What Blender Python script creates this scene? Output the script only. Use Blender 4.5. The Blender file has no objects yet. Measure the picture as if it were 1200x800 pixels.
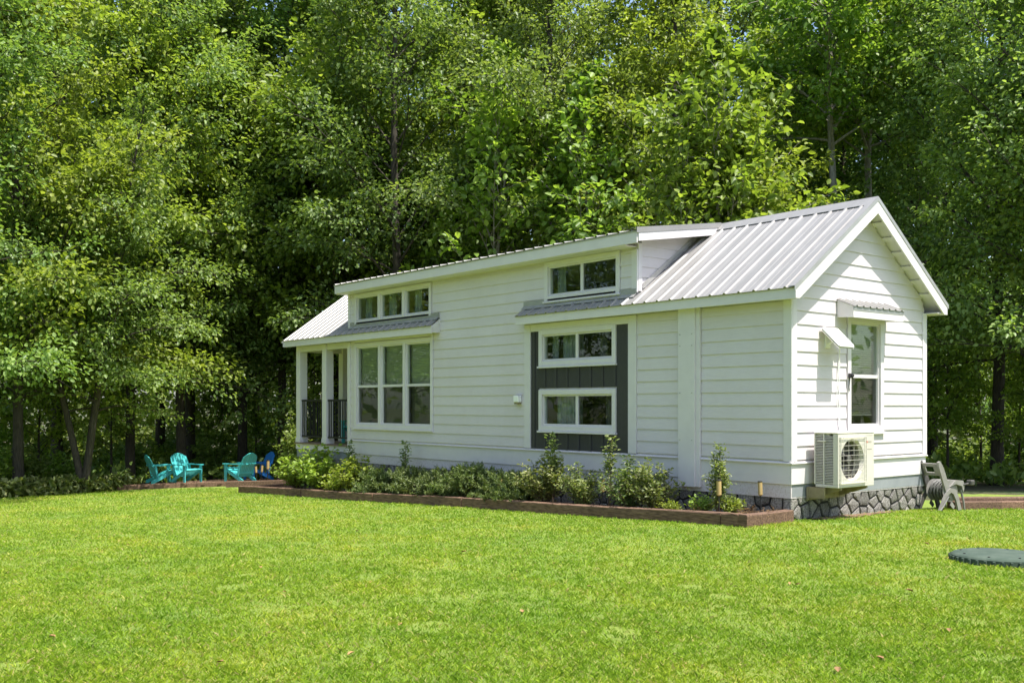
import bpy, bmesh, math, random
import numpy as np
from mathutils import Vector, Matrix

S = bpy.context.scene
COL = S.collection
R = math.radians
random.seed(7)

# ------------------------------------------------------------------ camera, sky, sun, exposure
F, CX, CY, YAW = 1184.0, 600.0, 474.5, R(50.6)
FW = (-math.sin(YAW), math.cos(YAW)); RT = (math.cos(YAW), math.sin(YAW))
CAM = (8.185, -11.620, 1.568)
cd = bpy.data.cameras.new('camera'); cam = bpy.data.objects.new('camera', cd); COL.objects.link(cam)
cam.location = CAM; cam.rotation_euler = (R(90), 0, YAW)
cd.sensor_width = 36.0; cd.lens = F / 1200 * 36.0; cd.shift_y = (CY - 400) / 1200
cd.clip_start = 0.1; cd.clip_end = 2000
S.camera = cam
SUN = Vector((0.385, 0.10, 0.915)).normalized()
w = bpy.data.worlds.new('World'); S.world = w; w.use_nodes = True
nt = w.node_tree; bg = nt.nodes['Background']
sky = nt.nodes.new('ShaderNodeTexSky'); sky.sky_type = 'NISHITA'; sky.sun_disc = False
sky.sun_elevation = math.asin(SUN.z); sky.sun_rotation = math.atan2(SUN.x, SUN.y)
sky.air_density = 1.0; sky.dust_density = 2.0; sky.ozone_density = 1.0
nt.links.new(sky.outputs[0], bg.inputs[0]); bg.inputs[1].default_value = 0.15
sl = bpy.data.lights.new('sun', 'SUN'); sl.energy = 4.6; sl.angle = R(0.53); sl.color = (1.0, 0.95, 0.87)
so = bpy.data.objects.new('sun', sl); COL.objects.link(so)
so.rotation_euler = SUN.to_track_quat('Z', 'Y').to_euler(); so.location = (0, 0, 30)
S.view_settings.view_transform = 'Standard'; S.view_settings.look = 'None'
S.view_settings.exposure = 1.0; S.view_settings.gamma = 1.0
S.view_settings.use_curve_mapping = False
S.cycles.max_bounces = 8; S.cycles.diffuse_bounces = 4; S.cycles.glossy_bounces = 3
S.cycles.transmission_bounces = 6; S.cycles.transparent_max_bounces = 12
S.cycles.sample_clamp_indirect = 6.0
S.cycles.use_denoising = True
S.cycles.denoiser = 'OPENIMAGEDENOISE'

# ------------------------------------------------------------------ terrain height, pixel helpers
def sp(t): return 0.5 * (t + np.sqrt(t * t + 1.0)) - 0.5
def gh(x, y):
    x = np.asarray(x, float); y = np.asarray(y, float)
    a = 0.0385 * (sp(-x) - sp(-x - 42.0)); b = 0.03 * (sp(y - 2.0) - sp(y - 30.0)) - 0.03 * (sp(-2.0) - sp(-30.0))
    return -a - b + 0.012 * np.sin(x * 0.9 + 1) * np.cos(y * 0.8)
def G(x, y): return float(gh(x, y))
def ray(px, py):
    a = (px - CX) / F; b = -(py - CY) / F
    return (FW[0] + a * RT[0], FW[1] + a * RT[1], b)
def atd(px, d):                        # ground point on a pixel column at a depth
    r = ray(px, CY); x = CAM[0] + d * r[0]; y = CAM[1] + d * r[1]
    return x, y, G(x, y)
def gpt(px, py):                       # where a pixel's ray meets the terrain
    r = ray(px, py); lo, hi = 2.0, 120.0
    for _ in range(50):
        m = 0.5 * (lo + hi)
        if CAM[2] + m * r[2] > G(CAM[0] + m * r[0], CAM[1] + m * r[1]): lo = m
        else: hi = m
    return CAM[0] + lo * r[0], CAM[1] + lo * r[1], CAM[2] + lo * r[2]
def ony(px, py, y0):
    r = ray(px, py); t = (y0 - CAM[1]) / r[1]
    return CAM[0] + t * r[0], CAM[2] + t * r[2]

# ------------------------------------------------------------------ materials
MATS = {}
def newmat(name):
    m = bpy.data.materials.new(name); m.use_nodes = True; MATS[name] = m
    return m, m.node_tree.nodes, m.node_tree.links, m.node_tree.nodes['Principled BSDF']
def ramp(n, stops):
    r = n.new('ShaderNodeValToRGB'); e = r.color_ramp.elements
    while len(e) < len(stops): e.new(0.5)
    for i, (p, c) in enumerate(stops): e[i].position = p; e[i].color = (*c, 1)
    return r
def noise(n, l, scale, detail=4, rough=0.55, vec=None, stretch=None):
    t = n.new('ShaderNodeTexNoise'); t.inputs['Scale'].default_value = scale
    t.inputs['Detail'].default_value = detail; t.inputs['Roughness'].default_value = rough
    if vec is None:
        vec = n.new('ShaderNodeTexCoord').outputs['Object']
    if stretch:
        mp = n.new('ShaderNodeMapping'); mp.inputs['Scale'].default_value = stretch
        l.new(vec, mp.inputs['Vector']); vec = mp.outputs[0]
    l.new(vec, t.inputs['Vector']); return t
def bump(n, l, src, b, strength, dist=0.01):
    bm = n.new('ShaderNodeBump'); bm.inputs['Strength'].default_value = strength; bm.inputs['Distance'].default_value = dist
    l.new(src, bm.inputs['Height']); l.new(bm.outputs[0], b.inputs['Normal']); return bm
def mixc(n, l, a, b, fac, mode='MIX'):
    m = n.new('ShaderNodeMix'); m.data_type = 'RGBA'; m.blend_type = mode
    for i, v in ((0, fac), (6, a), (7, b)):
        if hasattr(v, 'default_value') or hasattr(v, 'is_output'): l.new(v, m.inputs[i])
        elif isinstance(v, (int, float)): m.inputs[i].default_value = v
        else: m.inputs[i].default_value = (*v, 1)
    return m.outputs[2]
def objrand(n): return n.new('ShaderNodeObjectInfo').outputs['Random']
def simple(name, c1, c2, scale, rough=0.6, bstr=0.2, metal=0.0, stretch=None, vary=0.06, bdist=0.01, detail=5):
    m, n, l, b = newmat(name)
    t = noise(n, l, scale, detail, stretch=stretch)
    r = ramp(n, [(0.3, c1), (0.7, c2)]); l.new(t.outputs[0], r.inputs[0])
    hs = n.new('ShaderNodeHueSaturation'); l.new(r.outputs[0], hs.inputs['Color'])
    mr = n.new('ShaderNodeMapRange'); mr.inputs[3].default_value = 1 - vary; mr.inputs[4].default_value = 1 + vary
    l.new(objrand(n), mr.inputs[0]); l.new(mr.outputs[0], hs.inputs['Value'])
    l.new(hs.outputs[0], b.inputs['Base Color'])
    b.inputs['Roughness'].default_value = rough; b.inputs['Metallic'].default_value = metal
    if bstr: bump(n, l, t.outputs[0], b, bstr, bdist)
    return m

simple('siding', (0.618, 0.576, 0.600), (0.658, 0.616, 0.640), 6, 0.55, 0.25, stretch=(1, 1, 9), vary=0.02, bdist=0.004)
def weather(name):
    m = MATS[name]; n, l = m.node_tree.nodes, m.node_tree.links; b = n['Principled BSDF']
    src = b.inputs['Base Color'].links[0].from_socket
    t = noise(n, l, 1.1, 6, 0.65, stretch=(1, 1, 0.5)); r = ramp(n, [(0.3, (0.95, 0.94, 0.92)), (0.6, (1, 1, 1))]); l.new(t.outputs[0], r.inputs[0])
    c = mixc(n, l, src, r.outputs[0], 1.0, 'MULTIPLY')
    # splashed soil: speckles that thin out upward
    t2 = noise(n, l, 38, 5, 0.7); sx = n.new('ShaderNodeSeparateXYZ'); l.new(n.new('ShaderNodeTexCoord').outputs['Object'], sx.inputs[0])
    mr = n.new('ShaderNodeMapRange'); mr.inputs[1].default_value = 0.45; mr.inputs[2].default_value = 1.15; mr.inputs[3].default_value = 0.16; mr.inputs[4].default_value = -0.05; l.new(sx.outputs[2], mr.inputs[0])
    ad = n.new('ShaderNodeMath'); ad.operation = 'ADD'; l.new(t2.outputs[0], ad.inputs[0]); l.new(mr.outputs[0], ad.inputs[1])
    k = ramp(n, [(0.66, (0, 0, 0)), (0.80, (0.5, 0.5, 0.5))]); l.new(ad.outputs[0], k.inputs[0])
    c = mixc(n, l, c, (0.30, 0.24, 0.17), k.outputs[0]); l.new(c, b.inputs['Base Color'])
weather('siding')
simple('trim', (0.64, 0.608, 0.622), (0.68, 0.648, 0.662), 5, 0.5, 0.08, vary=0.015, bdist=0.003)
simple('charcoal', (0.034, 0.034, 0.036), (0.050, 0.049, 0.051), 14, 0.6, 0.2, stretch=(6, 6, 1), vary=0.08, bdist=0.003)
simple('grey_metal', (0.23, 0.25, 0.27), (0.29, 0.31, 0.33), 4, 0.5, 0.05, vary=0.03)
simple('roof_metal', (0.25, 0.243, 0.235), (0.295, 0.288, 0.28), 3, 0.42, 0.03, metal=0.2, stretch=(2, 0.6, 1), vary=0.03)
simple('flashing', (0.36, 0.355, 0.345), (0.44, 0.435, 0.425), 5, 0.45, 0.03, metal=0.4, vary=0.02)
simple('interior', (0.10, 0.095, 0.085), (0.14, 0.13, 0.115), 2, 0.8, 0.0)
simple('black_metal', (0.012, 0.012, 0.013), (0.02, 0.02, 0.022), 20, 0.45, 0.05)
simple('mortar', (0.012, 0.012, 0.013), (0.03, 0.03, 0.03), 25, 0.9, 0.4)
simple('timber', (0.060, 0.030, 0.018), (0.24, 0.145, 0.095), 9, 0.85, 0.7, stretch=(0.8, 5, 5), vary=0.22, bdist=0.012)
simple('deck_wood', (0.16, 0.11, 0.075), (0.26, 0.19, 0.14), 12, 0.75, 0.3, stretch=(1, 6, 6), vary=0.12)
simple('mulch', (0.085, 0.045, 0.028), (0.28, 0.18, 0.115), 26, 0.95, 1.0, bdist=0.03, detail=9)
simple('bark_dark', (0.030, 0.025, 0.020), (0.085, 0.07, 0.055), 10, 0.95, 1.0, stretch=(3, 3, 0.6), vary=0.15, bdist=0.03, detail=7)
simple('bark_pale', (0.17, 0.155, 0.13), (0.34, 0.31, 0.265), 7, 0.9, 0.8, stretch=(2, 2, 0.7), vary=0.1, bdist=0.02, detail=7)
simple('twig', (0.07, 0.05, 0.03), (0.14, 0.10, 0.06), 12, 0.9, 0.3)
simple('turquoise', (0.06, 0.48, 0.50), (0.09, 0.56, 0.57), 8, 0.45, 0.06, vary=0.06)
simple('blue_plastic', (0.012, 0.13, 0.42), (0.018, 0.17, 0.50), 8, 0.4, 0.05)
simple('cream', (0.55, 0.525, 0.46), (0.60, 0.575, 0.51), 4, 0.42, 0.02, vary=0.01)
simple('cream_print', (0.30, 0.27, 0.23), (0.34, 0.31, 0.27), 4, 0.5, 0)
simple('red_print', (0.45, 0.08, 0.05), (0.5, 0.1, 0.06), 4, 0.5, 0)
simple('bracket', (0.20, 0.165, 0.09), (0.30, 0.25, 0.15), 10, 0.6, 0.2)
simple('fin_dark', (0.07, 0.066, 0.06), (0.13, 0.122, 0.112), 60, 0.5, 0.2, metal=0.4)
simple('taupe', (0.20, 0.19, 0.175), (0.26, 0.25, 0.235), 10, 0.5, 0.1, vary=0.06)
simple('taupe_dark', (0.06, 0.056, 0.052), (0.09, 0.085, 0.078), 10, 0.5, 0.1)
simple('hose', (0.10, 0.10, 0.095), (0.15, 0.15, 0.14), 10, 0.55, 0.1)
simple('lid_green', (0.028, 0.052, 0.036), (0.065, 0.092, 0.068), 9, 0.95, 0.3, vary=0.03, bdist=0.004)
simple('lamp_tan', (0.34, 0.24, 0.09), (0.46, 0.34, 0.15), 12, 0.5, 0.2, stretch=(1, 1, 0.2), vary=0.08)
simple('white_plastic', (0.80, 0.80, 0.79), (0.83, 0.83, 0.82), 4, 0.35, 0.0)
simple('blind', (0.50, 0.51, 0.46), (0.56, 0.57, 0.52), 3, 0.6, 0.0)
simple('curtain', (0.24, 0.265, 0.27), (0.33, 0.355, 0.36), 5, 0.85, 0.2, stretch=(8, 8, 0.4))
simple('dry_leaf', (0.20, 0.11, 0.045), (0.36, 0.22, 0.09), 20, 0.9, 0.3, vary=0.25)

def stone_mat():
    m, n, l, b = newmat('stone')
    t = noise(n, l, 55, 6, 0.7); t2 = noise(n, l, 7, 3)
    r = ramp(n, [(0.42, (0.015, 0.015, 0.017)), (0.49, (0.13, 0.126, 0.122)), (0.62, (0.36, 0.35, 0.335))]); l.new(t.outputs[0], r.inputs[0])
    c = mixc(n, l, r.outputs[0], (0.38, 0.35, 0.30), 0.25)
    hs = n.new('ShaderNodeHueSaturation'); l.new(c, hs.inputs['Color'])
    mr = n.new('ShaderNodeMapRange'); mr.inputs[3].default_value = 0.55; mr.inputs[4].default_value = 1.2
    l.new(objrand(n), mr.inputs[0]); l.new(mr.outputs[0], hs.inputs['Value'])
    l.new(hs.outputs[0], b.inputs['Base Color']); b.inputs['Roughness'].default_value = 0.85
    bump(n, l, t.outputs[0], b, 0.8, 0.008)
stone_mat()

def glass_mat(name, tint, gl=0.0):
    m = bpy.data.materials.new(name); m.use_nodes = True; MATS[name] = m
    n, l = m.node_tree.nodes, m.node_tree.links
    n.remove(n['Principled BSDF']); out = n['Material Output']
    tr = n.new('ShaderNodeBsdfTransparent'); tr.inputs[0].default_value = (*tint, 1)
    g = n.new('ShaderNodeBsdfGlossy'); g.inputs['Roughness'].default_value = 0.015; g.inputs[0].default_value = (0.95, 1, 0.97, 1)
    fr = n.new('ShaderNodeLayerWeight'); fr.inputs[0].default_value = 0.5
    pw = n.new('ShaderNodeMath'); pw.operation = 'POWER'; pw.inputs[1].default_value = 5.0; l.new(fr.outputs['Facing'], pw.inputs[0])
    mul = n.new('ShaderNodeMath'); mul.operation = 'MULTIPLY_ADD'; mul.inputs[1].default_value = 0.9; mul.inputs[2].default_value = 0.045 + gl; mul.use_clamp = True
    l.new(pw.outputs[0], mul.inputs[0])
    tc = noise(n, l, 1.3, 2); bp = n.new('ShaderNodeBump'); bp.inputs['Strength'].default_value = 0.05; bp.inputs['Distance'].default_value = 0.02
    l.new(tc.outputs[0], bp.inputs['Height']); l.new(bp.outputs[0], g.inputs['Normal'])
    mx = n.new('ShaderNodeMixShader'); l.new(mul.outputs[0], mx.inputs[0]); l.new(tr.outputs[0], mx.inputs[1]); l.new(g.outputs[0], mx.inputs[2])
    l.new(mx.outputs[0], out.inputs[0])
glass_mat('glass', (0.85, 0.89, 0.86), 0.01)
glass_mat('screened_glass', (0.62, 0.64, 0.62), 0.0)

def leaf_mat(name, dark, mid, light, trans=0.35, rough=0.45, hue=0.02):
    m, n, l, b = newmat(name)
    out = n['Material Output']
    rpi = n.new('ShaderNodeNewGeometry').outputs['Random Per Island']
    r = ramp(n, [(0.0, dark), (0.55, mid), (1.0, light)]); l.new(rpi, r.inputs[0])
    hs = n.new('ShaderNodeHueSaturation'); l.new(r.outputs[0], hs.inputs['Color'])
    o = objrand(n)
    mr = n.new('ShaderNodeMapRange'); mr.inputs[3].default_value = 0.5 - hue; mr.inputs[4].default_value = 0.5 + hue; l.new(o, mr.inputs[0]); l.new(mr.outputs[0], hs.inputs['Hue'])
    mv = n.new('ShaderNodeMapRange'); mv.inputs[3].default_value = 0.82; mv.inputs[4].default_value = 1.18
    fr = n.new('ShaderNodeMath'); fr.operation = 'MULTIPLY'; fr.inputs[1].default_value = 7.31; l.new(o, fr.inputs[0])
    fr2 = n.new('ShaderNodeMath'); fr2.operation = 'FRACT'; l.new(fr.outputs[0], fr2.inputs[0])
    l.new(fr2.outputs[0], mv.inputs[0]); l.new(mv.outputs[0], hs.inputs['Value'])
    l.new(hs.outputs[0], b.inputs['Base Color']); b.inputs['Roughness'].default_value = rough
    b.inputs['Specular IOR Level'].default_value = 0.45
    tl = n.new('ShaderNodeBsdfTranslucent')
    tcol = mixc(n, l, hs.outputs[0], (0.9, 1.0, 0.25), 1.0, 'MULTIPLY')
    g = n.new('ShaderNodeGamma'); g.inputs[1].default_value = 0.8; l.new(tcol, g.inputs[0])
    l.new(g.outputs[0], tl.inputs[0])
    mx = n.new('ShaderNodeMixShader'); mx.inputs[0].default_value = trans
    l.new(b.outputs[0], mx.inputs[1]); l.new(tl.outputs[0], mx.inputs[2]); l.new(mx.outputs[0], out.inputs[0])
    return m
leaf_mat('leaf_bright', (0.115, 0.190, 0.026), (0.225, 0.335, 0.048), (0.355, 0.455, 0.095), 0.52)
leaf_mat('leaf_mid', (0.092, 0.160, 0.036), (0.185, 0.28, 0.064), (0.32, 0.415, 0.13), 0.48)
leaf_mat('leaf_deep', (0.078, 0.140, 0.034), (0.16, 0.25, 0.062), (0.28, 0.375, 0.115), 0.47)
leaf_mat('leaf_shrub', (0.095, 0.145, 0.035), (0.185, 0.235, 0.07), (0.36, 0.38, 0.17), 0.35)
leaf_mat('leaf_lime', (0.14, 0.22, 0.025), (0.23, 0.33, 0.045), (0.32, 0.41, 0.075), 0.42)
leaf_mat('leaf_juniper', (0.070, 0.115, 0.032), (0.13, 0.185, 0.055), (0.21, 0.26, 0.09), 0.25, 0.55)

def grass_mat():
    m, n, l, b = newmat('grass_blade')
    out = n['Material Output']
    rpi = n.new('ShaderNodeNewGeometry').outputs['Random Per Island']
    r = ramp(n, [(0.0, (0.15, 0.25, 0.016)), (0.45, (0.245, 0.382, 0.023)), (0.85, (0.350, 0.468, 0.036)), (0.93, (0.48, 0.48, 0.12)), (1.0, (0.50, 0.42, 0.18))]); l.new(rpi, r.inputs[0])
    t = noise(n, l, 0.55, 5, 0.65); t2 = noise(n, l, 3.2, 4, 0.6)
    rr = ramp(n, [(0.34, (0.86, 0.94, 0.86)), (0.5, (1, 1, 1)), (0.70, (1.22, 1.07, 1.1))]); l.new(t.outputs[0], rr.inputs[0])
    r2 = ramp(n, [(0.32, (0.82, 0.90, 0.84)), (0.55, (1, 1, 1)), (0.74, (1.16, 1.04, 1.06))]); l.new(t2.outputs[0], r2.inputs[0])
    c = mixc(n, l, r.outputs[0], rr.outputs[0], 1.0, 'MULTIPLY'); c = mixc(n, l, c, r2.outputs[0], 1.0, 'MULTIPLY')
    t5 = noise(n, l, 1.0, 3, 0.5, stretch=(0.10, 1.15, 1)); r5 = ramp(n, [(0.38, (0.90, 0.95, 0.9)), (0.5, (1, 1, 1)), (0.62, (1.12, 1.04, 1.05))]); l.new(t5.outputs[0], r5.inputs[0])   # mower passes
    c = mixc(n, l, c, r5.outputs[0], 1.0, 'MULTIPLY')
    t6 = noise(n, l, 2.3, 7, 0.72); k6 = ramp(n, [(0.66, (0, 0, 0)), (0.74, (0.8, 0.8, 0.8))]); l.new(t6.outputs[0], k6.inputs[0])   # thin dry patches
    c = mixc(n, l, c, (0.36, 0.27, 0.11), k6.outputs[0])
    l.new(c, b.inputs['Base Color']); b.inputs['Roughness'].default_value = 0.5; b.inputs['Specular IOR Level'].default_value = 0.3
    tl = n.new('ShaderNodeBsdfTranslucent'); l.new(c, tl.inputs[0])
    mx = n.new('ShaderNodeMixShader'); mx.inputs[0].default_value = 0.45
    l.new(b.outputs[0], mx.inputs[1]); l.new(tl.outputs[0], mx.inputs[2]); l.new(mx.outputs[0], out.inputs[0])
    m2, n, l, b = newmat('lawn_soil')
    t = noise(n, l, 0.55, 5, 0.65); t3 = noise(n, l, 70, 6, 0.7); t4 = noise(n, l, 1.7, 6, 0.7)
    r = ramp(n, [(0.3, (0.11, 0.165, 0.022)), (0.55, (0.19, 0.27, 0.034)), (0.75, (0.28, 0.32, 0.06))]); l.new(t3.outputs[0], r.inputs[0])
    rr = ramp(n, [(0.34, (0.75, 0.86, 0.8)), (0.5, (1, 1, 1)), (0.68, (1.3, 1.12, 1.2))]); l.new(t.outputs[0], rr.inputs[0])
    c = mixc(n, l, r.outputs[0], rr.outputs[0], 1.0, 'MULTIPLY')
    k = ramp(n, [(0.65, (0, 0, 0)), (0.72, (1, 1, 1))]); l.new(t4.outputs[0], k.inputs[0])
    c = mixc(n, l, c, (0.24, 0.17, 0.08), k.outputs[0])
    l.new(c, b.inputs['Base Color']); b.inputs['Roughness'].default_value = 0.95
    bump(n, l, t3.outputs[0], b, 0.8, 0.03)
grass_mat()
def floor_mat():
    m, n, l, b = newmat('forest_floor')
    t = noise(n, l, 9, 8, 0.7); t2 = noise(n, l, 0.35, 4)
    r = ramp(n, [(0.3, (0.035, 0.026, 0.016)), (0.55, (0.085, 0.062, 0.036)), (0.75, (0.15, 0.115, 0.065))]); l.new(t.outputs[0], r.inputs[0])
    k = ramp(n, [(0.42, (0, 0, 0)), (0.62, (1, 1, 1))]); l.new(t2.outputs[0], k.inputs[0])
    c = mixc(n, l, r.outputs[0], (0.05, 0.085, 0.02), k.outputs[0])
    l.new(c, b.inputs['Base Color']); b.inputs['Roughness'].default_value = 1.0; bump(n, l, t.outputs[0], b, 1.0, 0.06)
floor_mat()

# ------------------------------------------------------------------ mesh helpers
def link(name, me, mat=None, parent=None):
    o = bpy.data.objects.new(name, me); COL.objects.link(o)
    if mat is not None and me is not None: me.materials.append(MATS[mat])
    if parent is not None: o.parent = parent
    return o
def tag(o, label, cat, group=None, kind=None):
    o['label'] = label; o['category'] = cat
    if group: o['group'] = group
    if kind: o['kind'] = kind
    return o
def thing(name, label, cat, loc=(0, 0, 0), rz=0.0, group=None):
    o = bpy.data.objects.new(name, None); COL.objects.link(o); o.empty_display_size = 0.2
    o.location = loc; o.rotation_euler = (0, 0, rz)
    return tag(o, label, cat, group)
def structure(o): o['kind'] = 'structure'; return o
def copy_tree(o, parent=None):
    c = o.copy(); COL.objects.link(c); c.parent = parent
    for ch in list(o.children): copy_tree(ch, c)
    return c
def np_mesh(name, V, Fc, smooth=False):
    """V (n,3), Fc (m,k) all faces with k corners"""
    V = np.ascontiguousarray(V, np.float32); Fc = np.ascontiguousarray(Fc, np.int32)
    me = bpy.data.meshes.new(name); m, k = Fc.shape
    me.vertices.add(len(V)); me.vertices.foreach_set('co', V.ravel())
    me.loops.add(m * k); me.loops.foreach_set('vertex_index', Fc.ravel())
    me.polygons.add(m); me.polygons.foreach_set('loop_start', np.arange(0, m * k, k, dtype=np.int32))
    if smooth: me.polygons.foreach_set('use_smooth', np.ones(m, bool))
    me.update(calc_edges=True); return me

class MB:
    def __init__(s): s.v = []; s.f = []
    def add(s, v, f):
        b = len(s.v); s.v += [tuple(p) for p in v]; s.f += [tuple(i + b for i in q) for q in f]; return s
    def box(s, x0, x1, y0, y1, z0, z1):
        v = [(x, y, z) for z in (z0, z1) for y in (y0, y1) for x in (x0, x1)]
        return s.add(v, [(0, 2, 3, 1), (4, 5, 7, 6), (0, 1, 5, 4), (2, 6, 7, 3), (0, 4, 6, 2), (1, 3, 7, 5)])
    def cbox(s, x0, x1, y0, y1, z0, z1, c=0.004):
        """box with chamfered edges"""
        lo, hi = (x0, y0, z0), (x1, y1, z1); c = min(c, *[(hi[i] - lo[i]) * 0.45 for i in range(3)])
        vs = {}; V = []
        for sx in (0, 1):
            for sy in (0, 1):
                for sz in (0, 1):
                    sg = (sx, sy, sz)
                    for ax in range(3):
                        p = [(lo[i] + c, hi[i] - c)[sg[i]] for i in range(3)]; p[ax] = (lo[ax], hi[ax])[sg[ax]]
                        vs[(sg, ax)] = len(V); V.append(tuple(p))
        Fs = []
        cen = [(lo[i] + hi[i]) / 2 for i in range(3)]
        for ax in range(3):
            a, b = [i for i in range(3) if i != ax]
            for sd in (0, 1):
                q = []
                for (p, r) in ((0, 0), (1, 0), (1, 1), (0, 1)):
                    sg = [0, 0, 0]; sg[ax] = sd; sg[a] = p; sg[b] = r; q.append(vs[(tuple(sg), ax)])
                Fs.append(q)
            for p in (0, 1):
                for r in (0, 1):
                    q = []
                    for sd, face in ((0, a), (0, b), (1, b), (1, a)):
                        sg = [0, 0, 0]; sg[ax] = sd; sg[a] = p; sg[b] = r; q.append(vs[(tuple(sg), face)])
                    Fs.append(q)
        for sx in (0, 1):
            for sy in (0, 1):
                for sz in (0, 1): Fs.append([vs[((sx, sy, sz), k)] for k in range(3)])
        out = []
        for q in Fs:
            p = [Vector(V[i]) for i in q]; nrm = (p[1] - p[0]).cross(p[2] - p[0]); ctr = sum(p, Vector()) / len(p)
            out.append(tuple(q) if nrm.dot(ctr - Vector(cen)) > 0 else tuple(reversed(q)))
        return s.add(V, out)
    def prism(s, poly, axis, a0, a1):
        """polygon (2D) extruded along an axis: 'x': poly in (y,z), 'y': (x,z), 'z': (x,y)"""
        n = len(poly)
        def P(a, u, v): return (a, u, v) if axis == 'x' else ((u, a, v) if axis == 'y' else (u, v, a))
        v = [P(a0, *p) for p in poly] + [P(a1, *p) for p in poly]
        f = [tuple(range(n - 1, -1, -1)), tuple(range(n, 2 * n))] + [(i, (i + 1) % n, n + (i + 1) % n, n + i) for i in range(n)]
        return s.add(v, f)
    def tube(s, pts, rad, n=8, cap=True):
        pts = [Vector(p) for p in pts]; m = len(pts)
        rad = [rad] * m if isinstance(rad, (int, float)) else rad
        prev = None; v = []; f = []
        for i, p in enumerate(pts):
            t = (pts[min(i + 1, m - 1)] - pts[max(i - 1, 0)]).normalized()
            if prev is None: a = t.orthogonal().normalized()
            else: a = (prev - t * prev.dot(t)).normalized()
            prev = a; b = t.cross(a)
            for k in range(n):
                th = 2 * math.pi * k / n; v.append(p + (a * math.cos(th) + b * math.sin(th)) * rad[i])
        for i in range(m - 1):
            for k in range(n):
                f.append((i * n + k, i * n + (k + 1) % n, (i + 1) * n + (k + 1) % n, (i + 1) * n + k))
        if cap: f.append(tuple(range(n - 1, -1, -1))); f.append(tuple((m - 1) * n + k for k in range(n)))
        return s.add(v, f)
    def lathe(s, prof, n=16, c=(0, 0, 0)):
        v = []; f = []; m = len(prof)
        for (r, z) in prof:
            for k in range(n):
                th = 2 * math.pi * k / n; v.append((c[0] + r * math.cos(th), c[1] + r * math.sin(th), c[2] + z))
        for i in range(m - 1):
            for k in range(n): f.append((i * n + k, i * n + (k + 1) % n, (i + 1) * n + (k + 1) % n, (i + 1) * n + k))
        f.append(tuple(range(n - 1, -1, -1))); f.append(tuple((m - 1) * n + k for k in range(n)))
        return s.add(v, f)
    def xf(s, M):
        s.v = [tuple(M @ Vector(p)) for p in s.v]; return s
    def mesh(s, name, smooth=False):
        me = bpy.data.meshes.new(name); me.from_pydata(s.v, [], s.f)
        bm = bmesh.new(); bm.from_mesh(me); bmesh.ops.recalc_face_normals(bm, faces=bm.faces); bm.to_mesh(me); bm.free()
        if smooth:
            for p in me.polygons: p.use_smooth = True
            try: me.set_sharp_from_angle(angle=R(40))
            except Exception: pass
        me.update(); return me
    def build(s, name, mat, parent=None, smooth=False): return link(name, s.mesh(name, smooth), mat, parent)

# ------------------------------------------------------------------ setting: ground, lawn
LAWN = [(-19.0, -7.4), (-20.3, -5.6), (-21.8, -3.4), (-22.6, -1.2), (-20.6, 0.6), (-16.5, 1.0), (-16.0, 6.2), (-0.9, 6.0), (-2.6, 9.2), (1.5, 10.5),
        (7, 9.5), (16, 7), (24, -6), (20, -26), (-4, -28), (-14, -18), (-17.5, -11)]
def inside(poly, X, Y):
    X = np.asarray(X); Y = np.asarray(Y); c = np.zeros(X.shape, bool); n = len(poly)
    for i in range(n):
        x1, y1 = poly[i]; x2, y2 = poly[(i + 1) % n]
        if y1 == y2: continue
        t = ((y1 > Y) != (y2 > Y)) & (X < (x2 - x1) * (Y - y1) / (y2 - y1) + x1); c ^= t
    return c
def build_ground():
    t = np.linspace(-1, 1, 181); ax = np.sign(t) * (np.abs(t) ** 2.6) * 700
    X, Y = np.meshgrid(ax - 8, ax); Z = gh(X, Y) - 0.012
    n = len(ax); V = np.stack([X.ravel(), Y.ravel(), Z.ravel()], 1)
    i, j = np.meshgrid(np.arange(n - 1), np.arange(n - 1)); a = (j * n + i).ravel()
    structure(link('ground', np_mesh('ground', V, np.stack([a, a + 1, a + n + 1, a + n], 1), True), 'forest_floor'))
    xs = np.arange(-24, 25, 0.25); ys = np.arange(-29, 12, 0.25)
    X, Y = np.meshgrid(xs, ys); n = len(xs); Z = gh(X, Y) + 0.006
    i, j = np.meshgrid(np.arange(n - 1), np.arange(len(ys) - 1)); a = (j * n + i).ravel()
    keep = inside(LAWN, X[:-1, :-1].ravel() + 0.125, Y[:-1, :-1].ravel() + 0.125)
    a = a[keep]; Fc = np.stack([a, a + 1, a + n + 1, a + n], 1)
    u, inv = np.unique(Fc, return_inverse=True); V = np.stack([X.ravel(), Y.ravel(), Z.ravel()], 1)[u]
    structure(link('lawn', np_mesh('lawn', V, inv.reshape(-1, 4), True), 'lawn_soil'))
build_ground()

# ------------------------------------------------------------------ the house
W = 3.515; XL = -11.75; XP = -14.29                      # depth, end of the closed body, end of the porch
YE, ZE, YR, SL = -0.22, 3.155, W / 2, 0.708              # eave line, ridge, slope
def zr(y): return ZE + SL * ((y if y <= YR else W - y) - YE)
ZR = zr(YR); ZD = 4.262; YD = -0.28; SD = (ZR + 0.012 - ZD) / (YR - YD)   # shed dormer eave and slope
def zd(y): return ZD + SD * (y - YD)
house = thing('tiny_house', 'long white lap-sided tiny house with grey ribbed metal roof and porch', 'house')

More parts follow.
